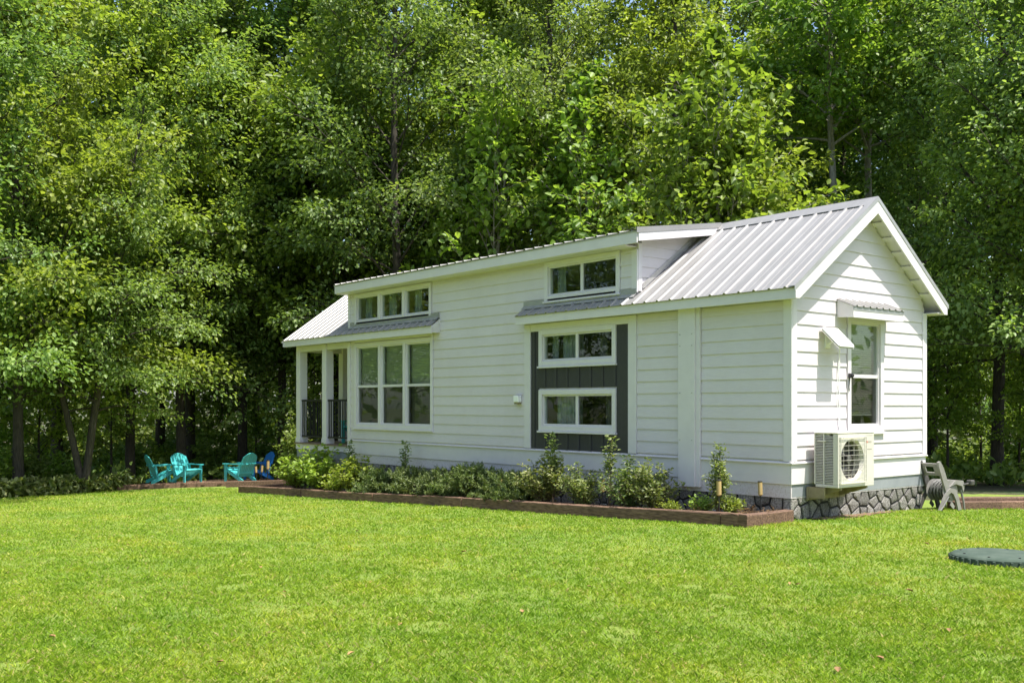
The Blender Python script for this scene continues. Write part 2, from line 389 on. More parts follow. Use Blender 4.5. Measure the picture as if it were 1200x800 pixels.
def core_wall(name, axis, a0, a1, z0, tops, holes, parent, out=-0.003, thick=0.11):
    """solid wall with openings; tops: list of (a_from, a_to, z_top)"""
    mb = MB(); cuts = sorted({a0, a1, *[h[0] for h in holes], *[h[1] for h in holes], *[t[0] for t in tops], *[t[1] for t in tops]})
    for i in range(len(cuts) - 1):
        A, B = cuts[i], cuts[i + 1]; m = (A + B) / 2
        top = max([t[2] for t in tops if t[0] <= m <= t[1]] + [z0])
        zs = sorted({z0, top, *[z for h in holes if h[0] < m < h[1] for z in h[2:4] if z0 < z < top]})
        for k in range(len(zs) - 1):
            zm = (zs[k] + zs[k + 1]) / 2
            if any(h[0] < m < h[1] and h[2] < zm < h[3] for h in holes): continue
            if axis == 'x': mb.box(A, B, -out, -out + thick, zs[k], zs[k + 1])
            else: mb.box(out - thick, out, A, B, zs[k], zs[k + 1])
    return mb.build(name, 'siding', parent)

WIN3 = (-11.40, -8.50, 1.14, 2.86); WIN3U = (-11.40, -8.55, 3.42, 3.97)
WA = (-5.12, -3.38, 2.32, 2.80); WB = (-5.12, -3.38, 1.20, 1.76); WU = (-4.97, -3.29, 3.44, 3.97)
WG = (1.40, 2.21, 1.25, 2.78)
front = core_wall('front_wall', 'x', XL, 0, 0.30, [(XL, -2.86, 4.13), (-2.86, 0, 3.17)], [WIN3, WIN3U, WA, WB, WU], house)
endw = core_wall('end_wall', 'y', 0.0, W, 0.30, [(0.0, W, 3.05)], [WG], house)
MB().prism([(0.02, 3.05), (W - 0.02, 3.05), (W - 0.02, zr(0.02) - 0.16), (YR, ZR - 0.16), (0.02, zr(0.02) - 0.16)], 'x', -0.113, -0.003).build('gable_panel', 'siding', endw)
MB().box(XL, 0, W - 0.11, W - 0.003, 0.30, 3.1).build('back_wall', 'siding', house)
MB().box(XL, XL + 0.1, 0.12, W - 0.12, 0.30, 3.1).add([], []).prism([(0.12, 3.1), (W - 0.12, 3.1), (YR, ZR - 0.16)], 'x', XL, XL + 0.1).build('porch_wall', 'siding', house)
MB().box(XL + 0.1, -0.12, 0.12, W - 0.12, 0.62, 0.70).build('floor_slab', 'interior', house)
MB().box(XL + 0.1, -0.12, 1.9, 1.98, 0.7, 3.9).build('partition', 'interior', house)
# dormer cheeks
cheeks = []
for xa, xb, nm in ((-2.96, -2.853, 'dormer_cheek'), (XL + 0.003, XL + 0.1, 'dormer_cheek')):
    cheeks.append(MB().prism([(0.12, zr(0.12) - 0.1), (0.12, zd(0.12) - 0.05), (YR - 0.1, ZR - 0.05), (YR - 0.1, ZR - 0.16)], 'x', xa, xb).build(nm, 'siding', house))

EXP = 0.185; Z0 = 1.010
def lap_board(axis, b0, b1, t0, t1, z0, z1, parent):
    lo, hi = 0.022, 0.007
    P = (lambda a, o, z: (a, -o, z)) if axis == 'x' else (lambda a, o, z: (o, a, z))
    v = [P(b0, 0, z0), P(b1, 0, z0), P(b1, lo, z0), P(b0, lo, z0), P(t0, 0, z1), P(t1, 0, z1), P(t1, hi, z1), P(t0, hi, z1)]
    MB().add(v, [(0, 1, 2, 3), (4, 7, 6, 5), (3, 2, 6, 7), (0, 4, 5, 1), (0, 3, 7, 4), (1, 5, 6, 2)]).build('siding_board', 'siding', parent)
def rows(zlo, zhi):
    k = -2
    while Z0 + EXP * k < zhi:
        a, b = max(Z0 + EXP * k, zlo), min(Z0 + EXP * (k + 1), zhi)
        if b - a > 0.02: yield a, b + (0.012 if b < zhi else 0)
        k += 1
def siding(axis, a0, a1, zlo, zhi, parent):
    for a, b in rows(zlo, zhi): lap_board(axis, a0, a1, a0, a1, a, b, parent)
ZL = 0.805
siding('x', -11.655, -8.415, ZL, 1.06, front)            # under the triple window
siding('x', -11.655, -11.475, 1.06, 3.00, front)
siding('x', -11.655, -11.475, 3.34, 4.02, front)
siding('x', -8.415, -5.585, ZL, 4.02, front)
siding('x', -5.585, -5.055, 3.36, 4.02, front)
siding('x', -3.205, -2.955, 3.36, 4.02, front)
siding('x', -2.845, -1.945, ZL, 2.99, front)
siding('x', -1.545, -0.105, ZL, 2.99, front)
# gable end rows, cut to the roof line
def yl(z): return max(0.0, YE + (z + 0.15 - ZE) / SL)
for a, b in rows(ZL, ZR - 0.2):
    l0, l1 = max(0.095, yl(a)), max(0.095, yl(b)); r0, r1 = W - l0, W - l1
    if l1 > YR - 0.05: l1 = r1 = YR
    zc = (a + b) / 2
    if WG[2] - 0.08 < zc < WG[3] + 0.03:
        lap_board('y', l0, WG[0] - 0.09, l1, WG[0] - 0.09, a, b, endw)
        lap_board('y', WG[1] + 0.09, r0, WG[1] + 0.09, r1, a, b, endw)
    else: lap_board('y', l0, r0, l1, r1, a, b, endw)
# dormer cheek boards (sunny side), cut by the roof slope
ck = MB()
for k in range(12):
    a = 3.42 + EXP * k * 0.9; b = a + EXP * 0.9 + 0.01
    y0 = 0.09
    ya = min((a - ZE + 0.0) / SL + YE, YR - 0.12); yb = min((b - ZE) / SL + YE, YR - 0.12)
    tmax = min(b, zd(y0) - 0.14)
    if a > tmax: break
    if ya <= y0: ya = y0 + 0.005
    v = [(-2.853, y0, a), (-2.853, ya, a), (-2.835, ya, a), (-2.835, y0, a), (-2.853, y0, tmax), (-2.853, yb, tmax), (-2.847, yb, tmax), (-2.847, y0, tmax)]
    MB().add(v, [(0, 1, 2, 3), (4, 7, 6, 5), (3, 2, 6, 7), (0, 4, 5, 1), (0, 3, 7, 4), (1, 5, 6, 2)]).build('siding_board', 'siding', cheeks[0])

def board(x0, x1, y0, y1, z0, z1, name='trim_board', mat='trim', parent=None, c=0.004):
    return MB().cbox(x0, x1, y0, y1, z0, z1, c).build(name, mat, parent or house)
# corner boards, band under the ledge, ledge, grey chassis band
board(XL - 0.03, XL + 0.09, -0.030, 0.10, 0.49, 2.98, 'corner_board', parent=front)
board(XL - 0.0, XL + 0.09, -0.030, 0.10, 3.30, 4.05, 'corner_board', parent=front)
board(-0.105, 0.030, -0.030, -0.001, 0.80, 3.0, 'corner_board', parent=front)
board(0.001, 0.033, -0.001, 0.095, 0.80, 3.01, 'corner_board', parent=endw)
board(0.001, 0.030, W - 0.095, W + 0.03, 0.80, 3.01, 'corner_board', parent=endw)
board(-2.955, -2.833, -0.028, -0.001, 3.34, 4.02, 'corner_board', parent=front)
board(-2.852, -2.826, -0.001, 0.085, 3.36, 4.12, 'corner_board', parent=front)
board(XL - 0.03, -0.001, -0.016, -0.001, 0.487, 0.772, 'skirt_board', parent=front)
board(0.001, 0.018, -0.015, W + 0.012, 0.487, 0.772, 'skirt_board', parent=endw)
MB().prism([(-0.001, 0.77), (-0.045, 0.77), (-0.045, 0.782), (-0.001, 0.803)], 'x', XL - 0.03, 0.044).build('ledge', 'trim', front)
MB().prism([(0.001, 0.77), (0.045, 0.77), (0.045, 0.782), (0.001, 0.803)], 'y', -0.043, W + 0.03).build('ledge', 'trim', endw)
MB().box(XP, 0.0, 0.02, 0.14, 0.315, 0.484).build('chassis_band', 'grey_metal', house)
MB().box(-0.14, 0.001, 0.021, W, 0.316, 0.483).build('chassis_band', 'grey_metal', house)
# trim round the charcoal bay
board(-5.585, -5.42, -0.032, -0.001, 0.805, 2.99, 'trim_board', parent=front)
board(-3.03, -2.85, -0.032, -0.001, 0.805, 2.99, 'trim_board', parent=front)
board(-5.418, -3.032, -0.026, -0.001, 2.86, 2.99, 'frieze_board', parent=front)
board(-8.49, -8.42, -0.030, -0.001, 2.88, 3.0, 'trim_board', parent=front)
board(-11.47, -8.495, -0.024, -0.001, 2.955, 3.0, 'frieze_board', parent=front)
panel = MB().box(-5.418, -3.032, -0.008, -0.0015, 0.806, 1.12).box(-5.418, -3.032, -0.008, -0.0015, 1.86, 2.24).box(-5.418, -5.205, -0.008, -0.0015, 1.12, 1.86).box(-5.418, -5.205, -0.008, -0.0015, 2.24, 2.858) \
    .box(-3.3, -3.032, -0.008, -0.0015, 1.12, 1.86).box(-3.3, -3.032, -0.008, -0.0015, 2.24, 2.858).build('charcoal_panel', 'charcoal', house)
for i in range(9):
    x = -5.36 + i * 0.285
    for za, zb in ((0.807, 1.12), (1.862, 2.238), (0.807, 2.857)):
        if (zb - za > 1) != (x < -5.23 or x > -3.28): continue
        MB().box(x, x + 0.055, -0.022, -0.008, za, zb).build('batten', 'charcoal', panel)
# wide white chase cover on the long wall, with its lip
board(-1.94, -1.62, -0.085, -0.001, 0.36, 3.0, 'chase_cover', parent=front)
board(-1.62, -1.55, -0.055, -0.001, 0.36, 3.0, 'chase_lip', parent=front)
for z in (1.05, 1.75, 2.45, 2.62):
    for x in (-1.9, -1.67): MB().lathe([(0.008, 0), (0.008, 0.006), (0.003, 0.009)], 8).xf(Matrix.Translation((x, -0.085, z)) @ Matrix.Rotation(R(90), 4, 'X')).build('screw', 'flashing', house)
# little vent hood
vh = MB().cbox(-5.80, -5.66, -0.11, -0.022, 1.62, 1.74, 0.01).build('vent_hood', 'white_plastic', house)
MB().box(-5.785, -5.675, -0.095, -0.022, 1.585, 1.618).build('vent_shadow', 'bracket', vh)  # the hood's brown shadow on the wall, built as a coloured block

# ---- windows
def window(axis, rect, name='window', cols=1, split=None, trim=0.075, sill=True, blind=None, screens=(), slide=False, curtain=None, parent=None):
    a0, a1, z0, z1 = rect
    def M(mb):
        if axis == 'y': mb.v = [(-v[1], v[0], v[2]) for v in mb.v]
        return mb
    fr = MB(); t = trim; o0, o1 = -0.034, -0.0005
    fr.cbox(a0 - t, a0 + 0.012, o0, o1, z0 - t, z1 + t); fr.cbox(a1 - 0.012, a1 + t, o0, o1, z0 - t, z1 + t)
    fr.cbox(a0 + 0.0125, a1 - 0.0125, o0 + 0.001, o1, z1 - 0.012, z1 + t); fr.cbox(a0 + 0.0125, a1 - 0.0125, o0 + 0.001, o1, z0 - t, z0 + 0.012)
    w_ = (a1 - a0) / cols
    for i in range(1, cols): fr.cbox(a0 + i * w_ - 0.05, a0 + i * w_ + 0.05, o0 + 0.003, 0.05, z0 + 0.012, z1 - 0.012)
    # jamb liner set back in the wall
    for i in range(cols):
        l, r = a0 + i * w_ + (0.05 if i else 0.002), a0 + (i + 1) * w_ - (0.05 if i < cols - 1 else 0.002)
        s = 0.035
        fr.box(l, l + s, 0.0, 0.07, z0 + 0.002, z1 - 0.002); fr.box(r - s, r, 0.0, 0.07, z0 + 0.002, z1 - 0.002)
        fr.box(l + s, r - s, 0.001, 0.069, z1 - 0.04, z1 - 0.003); fr.box(l + s, r - s, 0.001, 0.069, z0 + 0.003, z0 + 0.045)
        if split: fr.box(l + s, r - s, 0.006, 0.06, z0 + split - 0.025, z0 + split + 0.025)
        if slide: fr.box((l + r) / 2 - 0.03, (l + r) / 2 + 0.03, 0.004, 0.06, z0 + 0.045, z1 - 0.04)
    wobj = M(fr).build(name, 'trim', parent or house)
    for i in range(cols):
        l, r = a0 + i * w_ + 0.038, a0 + (i + 1) * w_ - 0.038
        if i: l += 0.045
        if i < cols - 1: r -= 0.045
        halves = [(l, r, z0 + 0.04, z1 - 0.035, 0.03, 'p')]
        if split: halves = [(l, r, z0 + 0.04, z0 + split, 0.034, 'lo'), (l, r, z0 + split, z1 - 0.035, 0.026, 'hi')]
        if slide: halves = [(l, (l + r) / 2, z0 + 0.04, z1 - 0.035, 0.034, 'l'), ((l + r) / 2, r, z0 + 0.04, z1 - 0.035, 0.026, 'r')]
        for (A, B, za, zb, o, tg) in halves:
            M(MB().box(A, B, o, o + 0.004, za, zb)).build('pane', 'screened_glass' if tg in screens else 'glass', wobj)
        if blind:
            mb = MB(); z = z1 - 0.06; k = 0; zend = z0 + blind * (z1 - z0) + 0.05
            while z > zend:
                mb.add([(l - 0.01, 0.098, z), (r + 0.01, 0.098, z), (r + 0.01, 0.130, z - 0.036), (l - 0.01, 0.130, z - 0.036),
                        (l - 0.01, 0.0995, z + 0.002), (r + 0.01, 0.0995, z + 0.002), (r + 0.01, 0.1315, z - 0.034), (l - 0.01, 0.1315, z - 0.034)],
                       [(0, 1, 2, 3), (7, 6, 5, 4), (0, 4, 5, 1), (3, 2, 6, 7)]); z -= 0.034
            mb.box(l - 0.01, r + 0.01, 0.095, 0.135, z1 - 0.055, z1 - 0.03); mb.box(l - 0.01, r + 0.01, 0.1, 0.128, z - 0.015, z + 0.006)
            M(mb).build('blind', 'blind', wobj)
    if curtain:
        for (A, B) in curtain:
            n = 26; xs = np.linspace(A, B, n); yy = 0.20 + 0.03 * np.sin(np.linspace(0, (B - A) * 55, n)); v = []; f = []
            for k in range(n): v += [(xs[k], yy[k], z0 - 0.12), (xs[k], yy[k], z1 + 0.05)]
            for k in range(n - 1): f.append((2 * k, 2 * k + 2, 2 * k + 3, 2 * k + 1))
            v += [(p[0], p[1] + 0.006, p[2]) for p in v]; f += [tuple(i + 2 * n for i in reversed(q)) for q in f]
            M(MB().add(v, f)).build('curtain', 'curtain', wobj)
    if sill: M(MB().cbox(a0 - t - 0.015, a1 + t + 0.015, -0.06, -0.0005, z0 - t - 0.035, z0 - t - 0.001)).build('sill', 'trim', wobj)
    return wobj
window('x', WIN3, cols=3, split=0.84, blind=0.02, screens=('lo',))
window('x', WIN3U, cols=3, trim=0.06, sill=False, curtain=[(-11.36, -11.12), (-10.40, -10.15), (-9.40, -9.16)])
window('x', WA, slide=True, screens=('r',), curtain=[(-5.08, -4.95), (-4.80, -4.30), (-3.9, -3.75)])
window('x', WB, slide=True, screens=('r',), curtain=[(-4.95, -4.33), (-3.75, -3.6)])
window('x', WU, slide=True, screens=('r',), curtain=[(-4.94, -4.72)])
window('y', WG, split=0.74, blind=0.10, screens=('lo',))

# ---- roof
roof = MB().prism([(YE + 0.02, zr(YE) - 0.045), (0.10, zr(0.10) - 0.045), (0.10, zr(0.10) - 0.125), (YE + 0.02, zr(YE) - 0.125)], 'x', -8.2, -8.19).build('roof', 'trim', house)
def slab(x0, x1, y0, y1, zf, th=0.09, off=0.03, name='roof_deck'):
    """sloping deck under the sheet metal"""
    return MB().prism([(y0, zf(y0) - off), (y1, zf(y1) - off), (y1, zf(y1) - off - th), (y0, zf(y0) - off - th)], 'x', x0, x1).build(name, 'trim', roof)
slab(-2.83, 0.222, YE + 0.02, YR, zr); slab(-14.47, XL - 0.02, YE + 0.02, YR, zr)
slab(-14.47, 0.222, YR + 0.001, W - YE - 0.02, zr)
slab(XL - 0.02, -8.22, YE + 0.02, 0.005, zr); slab(-5.575, -2.83, YE + 0.02, 0.005, zr)
slab(-11.88, -2.60, YD + 0.02, YR, zd, 0.07)
PITCH = 0.254
def metal(x0, x1, y0, y1, zf, start=None, per=4, mat='roof_metal'):
    s = 1 if y1 > y0 else -1
    dz = (zf(y1) - zf(y0)) / (y1 - y0); nl = math.hypot(1, dz); ny, nz = -dz / nl, 1 / nl
    X = x0; first = True
    ribs0 = start if start is not None else x0 + 0.03
    while X < x1 - 0.02:
        k = 0; pr = [(X, 0.0)]
        end = min(X + per * PITCH, x1)
        r = ribs0 + math.ceil((X - ribs0 + 0.001) / PITCH) * PITCH
        while r < end - 0.05:
            if r - 0.028 > X: pr += [(r - 0.028, 0.0), (r - 0.014, 0.021), (r + 0.014, 0.021), (r + 0.028, 0.0), (r + PITCH / 2 - 0.008, 0.0), (r + PITCH / 2, 0.0035), (r + PITCH / 2 + 0.008, 0.0)]
            r += PITCH
        pr = [p for p in pr if p[0] < end - 0.002] + [(end - 0.002, 0.0)]
        v = []
        for (x, h) in pr: v += [(x, y0 + ny * h, zf(y0) + nz * h), (x, y1 + ny * h, zf(y1) + nz * h)]
        n = len(pr); f = [(2 * i, 2 * i + 2, 2 * i + 3, 2 * i + 1) for i in range(n - 1)]
        v += [(p[0], p[1] - ny * 0.004, p[2] - nz * 0.004) for p in v]
        f += [tuple(i + 2 * n for i in reversed(q)) for q in f] + [(2 * i, 2 * n + 2 * i, 2 * n + 2 * i + 2, 2 * i + 2) for i in range(n - 1)]
        MB().add(v, f).build('roof_panel', mat, roof); X = end
YM = YE - 0.035
metal(-2.845, 0.235, YM, YR - 0.02, zr, -2.71)
metal(-14.50, XL - 0.02, YM, YR - 0.02, zr, -14.44)
metal(XL - 0.02, -8.19, YM, 0.02, zr, -14.44); metal(-5.59, -2.845, YM, 0.02, zr, -2.71 - 12 * PITCH)
metal(-14.50, 0.235, W - YE + 0.03, YR + 0.02, zr, -14.44)
metal(-11.92, -2.575, YD - 0.03, YR - 0.01, zd, -11.85)
# ridge caps
def ridge(x0, x1):
    MB().prism([(YR - 0.17, zr(YR - 0.17) + 0.022), (YR, ZR + 0.035), (YR + 0.17, zr(YR - 0.17) + 0.022), (YR + 0.17, zr(YR - 0.17) + 0.016), (YR, ZR + 0.029), (YR - 0.17, zr(YR - 0.17) + 0.016)], 'x', x0, x1).build('ridge_cap', 'roof_metal', roof)
ridge(-2.70, 0.245); ridge(-14.51, -11.90)
# fascias
def fascia(x0, x1, y, z1, h=0.15, name='fascia'):
    MB().cbox(x0, x1, y - 0.012, y + 0.012, z1 - h, z1, 0.003).build(name, 'trim', roof)
fascia(-14.47, -8.2, YE + 0.008, zr(YE) - 0.018, 0.155); fascia(-5.60, 0.228, YE + 0.008, zr(YE) - 0.018, 0.155)
fascia(-14.47, 0.228, W - YE - 0.008, zr(YE) - 0.018, 0.155); fascia(-11.90, -2.595, YD + 0.008, zd(YD) - 0.014, 0.185)
# drip edge: a thin metal lip under the sheets
for x0, x1, y, z in ((-14.49, -8.2, YE - 0.008, zr(YE) - 0.004), (-5.60, 0.23, YE - 0.008, zr(YE) - 0.004), (-11.91, -2.59, YD - 0.008, zd(YD) - 0.003)):
    MB().box(x0, x1, y - 0.004, y + 0.002, z - 0.03, z - 0.004).build('drip_edge', 'flashing', roof)
# soffits
MB().box(-14.45, -8.22, YE + 0.022, -0.034, 2.998, 3.012).build('soffit', 'trim', roof); MB().box(-5.58, 0.22, YE + 0.022, -0.034, 2.998, 3.012).build('soffit', 'trim', roof)
MB().box(-11.88, -2.862, YD + 0.022, 0.0, 4.050, 4.066).build('soffit', 'trim', roof); MB().box(-14.45, 0.22, W + 0.001, W - YE - 0.022, 2.998, 3.012).build('soffit', 'trim', roof)
# pent roof returns
for x in (-8.215, -5.60):
    MB().prism([(YE + 0.02, zr(YE) - 0.02), (-0.001, zr(0) - 0.02), (-0.001, 3.0), (YE + 0.02, 3.0)], 'x', x, x + 0.02).build('pent_return', 'trim', roof)
for x0, x1 in ((XL + 0.1, -8.21), (-5.6, -2.85)):
    MB().prism([(-0.10, zr(-0.10) + 0.024), (-0.033, zr(-0.033) + 0.03), (-0.033, 3.40), (-0.029, 3.40), (-0.029, zr(-0.029) + 0.022), (-0.10, zr(-0.10) + 0.018)], 'x', x0, x1).build('wall_flashing', 'flashing', roof)
# rakes: boards, metal edge trim
def rake(x0, x1, side, zf, y0, y1, h=0.20, off=0.012):
    f = (lambda y: y) if side == 0 else (lambda y: W - y)
    P = [(f(y0), zf(y0) - off), (f(y1), zf(y1) - off), (f(y1), zf(y1) - off - h), (f(y0 + 0.09), zf(y0 + 0.09) - off - h), (f(y0), zf(y0 + 0.09) - off - h)]
    MB().prism(P, 'x', x0, x1).build('rake_board', 'trim', roof)
    Q = [(f(y0 - 0.03), zf(y0 - 0.03) + 0.028), (f(y1), zf(y1) + 0.028), (f(y1), zf(y1) - 0.035), (f(y0 - 0.03), zf(y0 - 0.03) - 0.035)]
    s = 1 if x1 > -1 else -1
    a = x1 if s > 0 else x0
    if s < 0: Q = [(p[0], p[1] - (0.03 if i < 2 else 0)) for i, p in enumerate(Q)]
    MB().prism(Q, 'x', min(a + 0.001 * s, a + 0.006 * s), max(a + 0.001 * s, a + 0.006 * s)).build('rake_trim', 'flashing', roof)
    b = a + 0.006 * s
    Q2 = [(f(y0 - 0.03), zf(y0 - 0.03) + 0.028), (f(y1), zf(y1) + 0.028), (f(y1), zf(y1) + 0.033), (f(y0 - 0.03), zf(y0 - 0.03) + 0.033)]
    if s > 0: MB().prism(Q2, 'x', min(b, b - s * 0.11), max(b, b - s * 0.11)).build('rake_trim', 'roof_metal', roof)
rake(0.223, 0.25, 0, zr, YE - 0.03, YR); rake(0.223, 0.25, 1, zr, YE - 0.03, YR - 0.001)
rake(-14.50, -14.472, 0, zr, YE - 0.03, YR); rake(-14.50, -14.472, 1, zr, YE - 0.03, YR - 0.001)
MB().prism([(YD + 0.022, zd(YD) - 0.026), (YR - 0.04, zd(YR - 0.04) - 0.026), (YR - 0.12, zd(YR - 0.12) - 0.165), (YD + 0.022, zd(YD) - 0.17)], 'x', -2.598, -2.574).build('rake_board', 'trim', roof)
MB().prism([(YD - 0.03, zd(YD) + 0.03), (YR - 0.05, zd(YR - 0.05) + 0.03), (YR - 0.05, zd(YR - 0.05) - 0.05), (YD - 0.03, zd(YD) - 0.05)], 'x', -2.572, -2.566).build('rake_trim', 'roof_metal', roof)
MB().prism([(YD - 0.03, zd(YD) + 0.03), (YR - 0.05, zd(YR - 0.05) + 0.03), (YR - 0.05, zd(YR - 0.05) + 0.035), (YD - 0.03, zd(YD) + 0.035)], 'x', -2.70, -2.566).build('rake_trim', 'roof_metal', roof)
MB().prism([(YD + 0.02, zd(YD) - 0.03), (YD + 0.02, zd(YD) - 0.2), (0.0, zd(YD) - 0.2), (0.0, zd(0) - 0.03)], 'x', -11.90, -11.88).build('rake_board', 'trim', roof)
# cheek flashing along the main slope
MB().prism([(0.1, zr(0.1) + 0.02), (YR - 0.3, zr(YR - 0.3) + 0.02), (YR - 0.3, zr(YR - 0.3) + 0.10), (0.1, zr(0.1) + 0.11)], 'x', -2.832, -2.824).build('step_flashing', 'flashing', roof)
# evenly spaced flat blocks under the rake soffit
for sgn in (0, 1):
    for k in range(6):
        y = 0.14 + k * 0.27; f = y if sgn == 0 else W - y
        z = zr(y) - 0.125
        mb = MB().cbox(-0.002, 0.222, -0.045, 0.045, -0.022, 0.0, 0.003); mb.xf(Matrix.Translation((0, f, z)) @ Matrix.Rotation(math.atan(SL) * (1 if sgn == 0 else -1), 4, 'X'))
        mb.build('soffit_block', 'trim', roof)
# window awning on the gable end
aw = MB().prism([(0.03, 3.065), (0.285, 2.955), (0.285, 2.800), (0.262, 2.800), (0.262, 2.94), (0.03, 3.04)], 'y', 1.06, 2.385)
aw.prism([(0.024, 3.04), (0.262, 2.94), (0.262, 2.802), (0.024, 2.815)], 'y', 1.065, 1.085).prism([(0.024, 3.04), (0.262, 2.94), (0.262, 2.802), (0.024, 2.815)], 'y', 2.36, 2.38)
aw = aw.build('awning', 'trim', house)
v = []; f = []; pr = [(1.05, 0)]
y = 1.12
while y < 2.36:
    pr += [(y - 0.026, 0), (y - 0.013, 0.018), (y + 0.013, 0.018), (y + 0.026, 0)]; y += 0.17
pr.append((2.395, 0))
for (y, h) in pr: v += [(0.305, y, 2.956 + h), (0.022, y, 3.078 + h)]
n = len(pr); f = [(2 * i, 2 * i + 2, 2 * i + 3, 2 * i + 1) for i in range(n - 1)]
v += [(p[0], p[1], p[2] - 0.004) for p in v]; f += [tuple(i + 2 * n for i in reversed(q)) for q in f] + [(2 * i, 2 * n + 2 * i, 2 * n + 2 * i + 2, 2 * i + 2) for i in range(n - 1)]
MB().add(v, f).build('awning_sheet', 'roof_metal', aw)
MB().box(0.286, 0.290, 1.05, 2.40, 2.90, 2.956).build('awning_drip', 'flashing', aw)

# ---- porch
deck = MB().box(XP - 0.02, XL - 0.04, 0.0, W, 0.50, 0.63).build('porch_base', 'trim', house)
for i in range(18):
    y = -0.03 + i * 0.198
    MB().box(XP - 0.05, XL - 0.04, y, y + 0.19, 0.632, 0.662).build('deck_plank', 'deck_wood', deck)
for (x, y) in ((XP, 0.0), (-13.0, 0.0), (XP, W - 0.2), (XP, 1.18)):
    p = MB().cbox(x, x + 0.2, y, y + 0.2, 0.664, 2.998, 0.006).build('porch_post', 'trim', house)
    MB().cbox(x - 0.012, x + 0.212, y - 0.012, y + 0.212, 0.663, 0.78, 0.005).build('post_base', 'trim', p)
MB().box(XP, XL - 0.04, 0.02, 0.16, 2.86, 2.997).build('porch_beam', 'trim', house)
MB().box(XP + 0.01, XP + 0.15, 0.165, W, 2.86, 2.996).build('porch_beam', 'trim', house)
MB().box(-14.46, XL - 0.03, 0.2, W - 0.2, 3.013, 3.03).build('porch_ceiling', 'trim', house)
def railing(p0, p1):
    p0 = Vector(p0); p1 = Vector(p1); d = p1 - p0; L = d.length; ang = math.atan2(d.y, d.x)
    M = Matrix.Translation((p0.x, p0.y, 0)) @ Matrix.Rotation(ang, 4, 'Z')
    r = MB().cbox(0, L, -0.02, 0.02, 1.655, 1.70).xf(M).build('railing', 'black_metal', house)
    MB().box(0, L, -0.016, 0.016, 0.80, 0.835).xf(M).build('bottom_rail', 'black_metal', r)
    n = max(2, int(L / 0.105)); me = MB().box(-0.009, 0.009, -0.009, 0.009, 0.835, 1.655).mesh('baluster'); me.materials.append(MATS['black_metal'])
    for i in range(n + 1):
        o = bpy.data.objects.new('baluster', me); COL.objects.link(o); o.parent = r
        q = p0 + d * ((i + 0.3) / (n + 0.6)); o.location = (q.x, q.y, 0)
railing((XP + 0.2, 0.06, 0), (-13.0, 0.06, 0)); railing((-12.8, 0.06, 0), (XL - 0.04, 0.06, 0))
railing((XP + 0.1, 0.2, 0), (XP + 0.1, 1.18, 0)); railing((XP + 0.1, 1.38, 0), (XP + 0.1, W - 0.2, 0))

# ---- stone foundation: irregular stones with black joints
found = MB().box(XP + 0.05, -0.03, 0.032, 0.13, -0.75, 0.314).build('foundation', 'mortar', house)
MB().box(-0.13, -0.029, 0.033, W - 0.02, -0.3, 0.313).build('mortar_wall', 'mortar', found)
def voronoi_stones(axis, a0, a1, zlo, zhi, cell, seed):
    rng = random.Random(seed); sites = []
    tries = 0
    while tries < 6000:
        tries += 1; A = rng.uniform(a0, a1); lo = zlo(A); q = (A, rng.uniform(lo, zhi)); md = cell * rng.uniform(0.78, 1.15)
        if all((p[0] - A) ** 2 + 1.15 * (p[1] - q[1]) ** 2 > md * md for p in sites): sites.append(q)
    for i, s in enumerate(sites):
        lo = zlo(s[0])
        poly = [(max(a0, s[0] - 0.4), lo), (min(a1, s[0] + 0.4), lo), (min(a1, s[0] + 0.4), zhi), (max(a0, s[0] - 0.4), zhi)]
        for j, q in enumerate(sites):
            if i == j or abs(q[0] - s[0]) > 0.8: continue
            mx, mz = (s[0] + q[0]) / 2, (s[1] + q[1]) / 2; nx, nz = q[0] - s[0], q[1] - s[1]; L = math.hypot(nx, nz)
            mx -= nx / L * 0.015; mz -= nz / L * 0.015; out = []
            for t in range(len(poly)):
                p, r = poly[t], poly[(t + 1) % len(poly)]
                dp = (p[0] - mx) * nx + (p[1] - mz) * nz; dr = (r[0] - mx) * nx + (r[1] - mz) * nz
                if dp <= 0: out.append(p)
                if dp * dr < 0: u = dp / (dp - dr); out.append((p[0] + u * (r[0] - p[0]), p[1] + u * (r[1] - p[1])))
            poly = out
            if len(poly) < 3: break
        if len(poly) < 3: continue
        c = (sum(p[0] for p in poly) / len(poly), sum(p[1] for p in poly) / len(poly)); n = len(poly)
        h = rng.uniform(0.014, 0.026); P = (lambda a, o, z: (a, 0.031 - o, z)) if axis == 'x' else (lambda a, o, z: (-0.028 + o, a, z))
        v = [P(p[0], 0, p[1]) for p in poly] + [P(c[0] + (p[0] - c[0]) * 0.93, h * 0.75, c[1] + (p[1] - c[1]) * 0.93) for p in poly]
        v += [P(c[0] + (p[0] - c[0]) * 0.6, h + rng.uniform(-.003, .004), c[1] + (p[1] - c[1]) * 0.6) for p in poly] + [P(c[0], h + 0.003, c[1])]
        f = [(t, (t + 1) % n, n + (t + 1) % n, n + t) for t in range(n)] + [(n + t, n + (t + 1) % n, 2 * n + (t + 1) % n, 2 * n + t) for t in range(n)] + [(2 * n + t, 2 * n + (t + 1) % n, 3 * n) for t in range(n)]
        MB().add(v, f).build('stone', 'stone', found)
voronoi_stones('y', 0.005, W - 0.03, lambda a: -0.16, 0.312, 0.20, 3)
voronoi_stones('x', -4.2, -0.03, lambda a: G(a, 0) - 0.06, 0.312, 0.21, 5)
voronoi_stones('x', XP + 0.06, -4.2, lambda a: G(a, 0) - 0.02, 0.312, 0.27, 6)

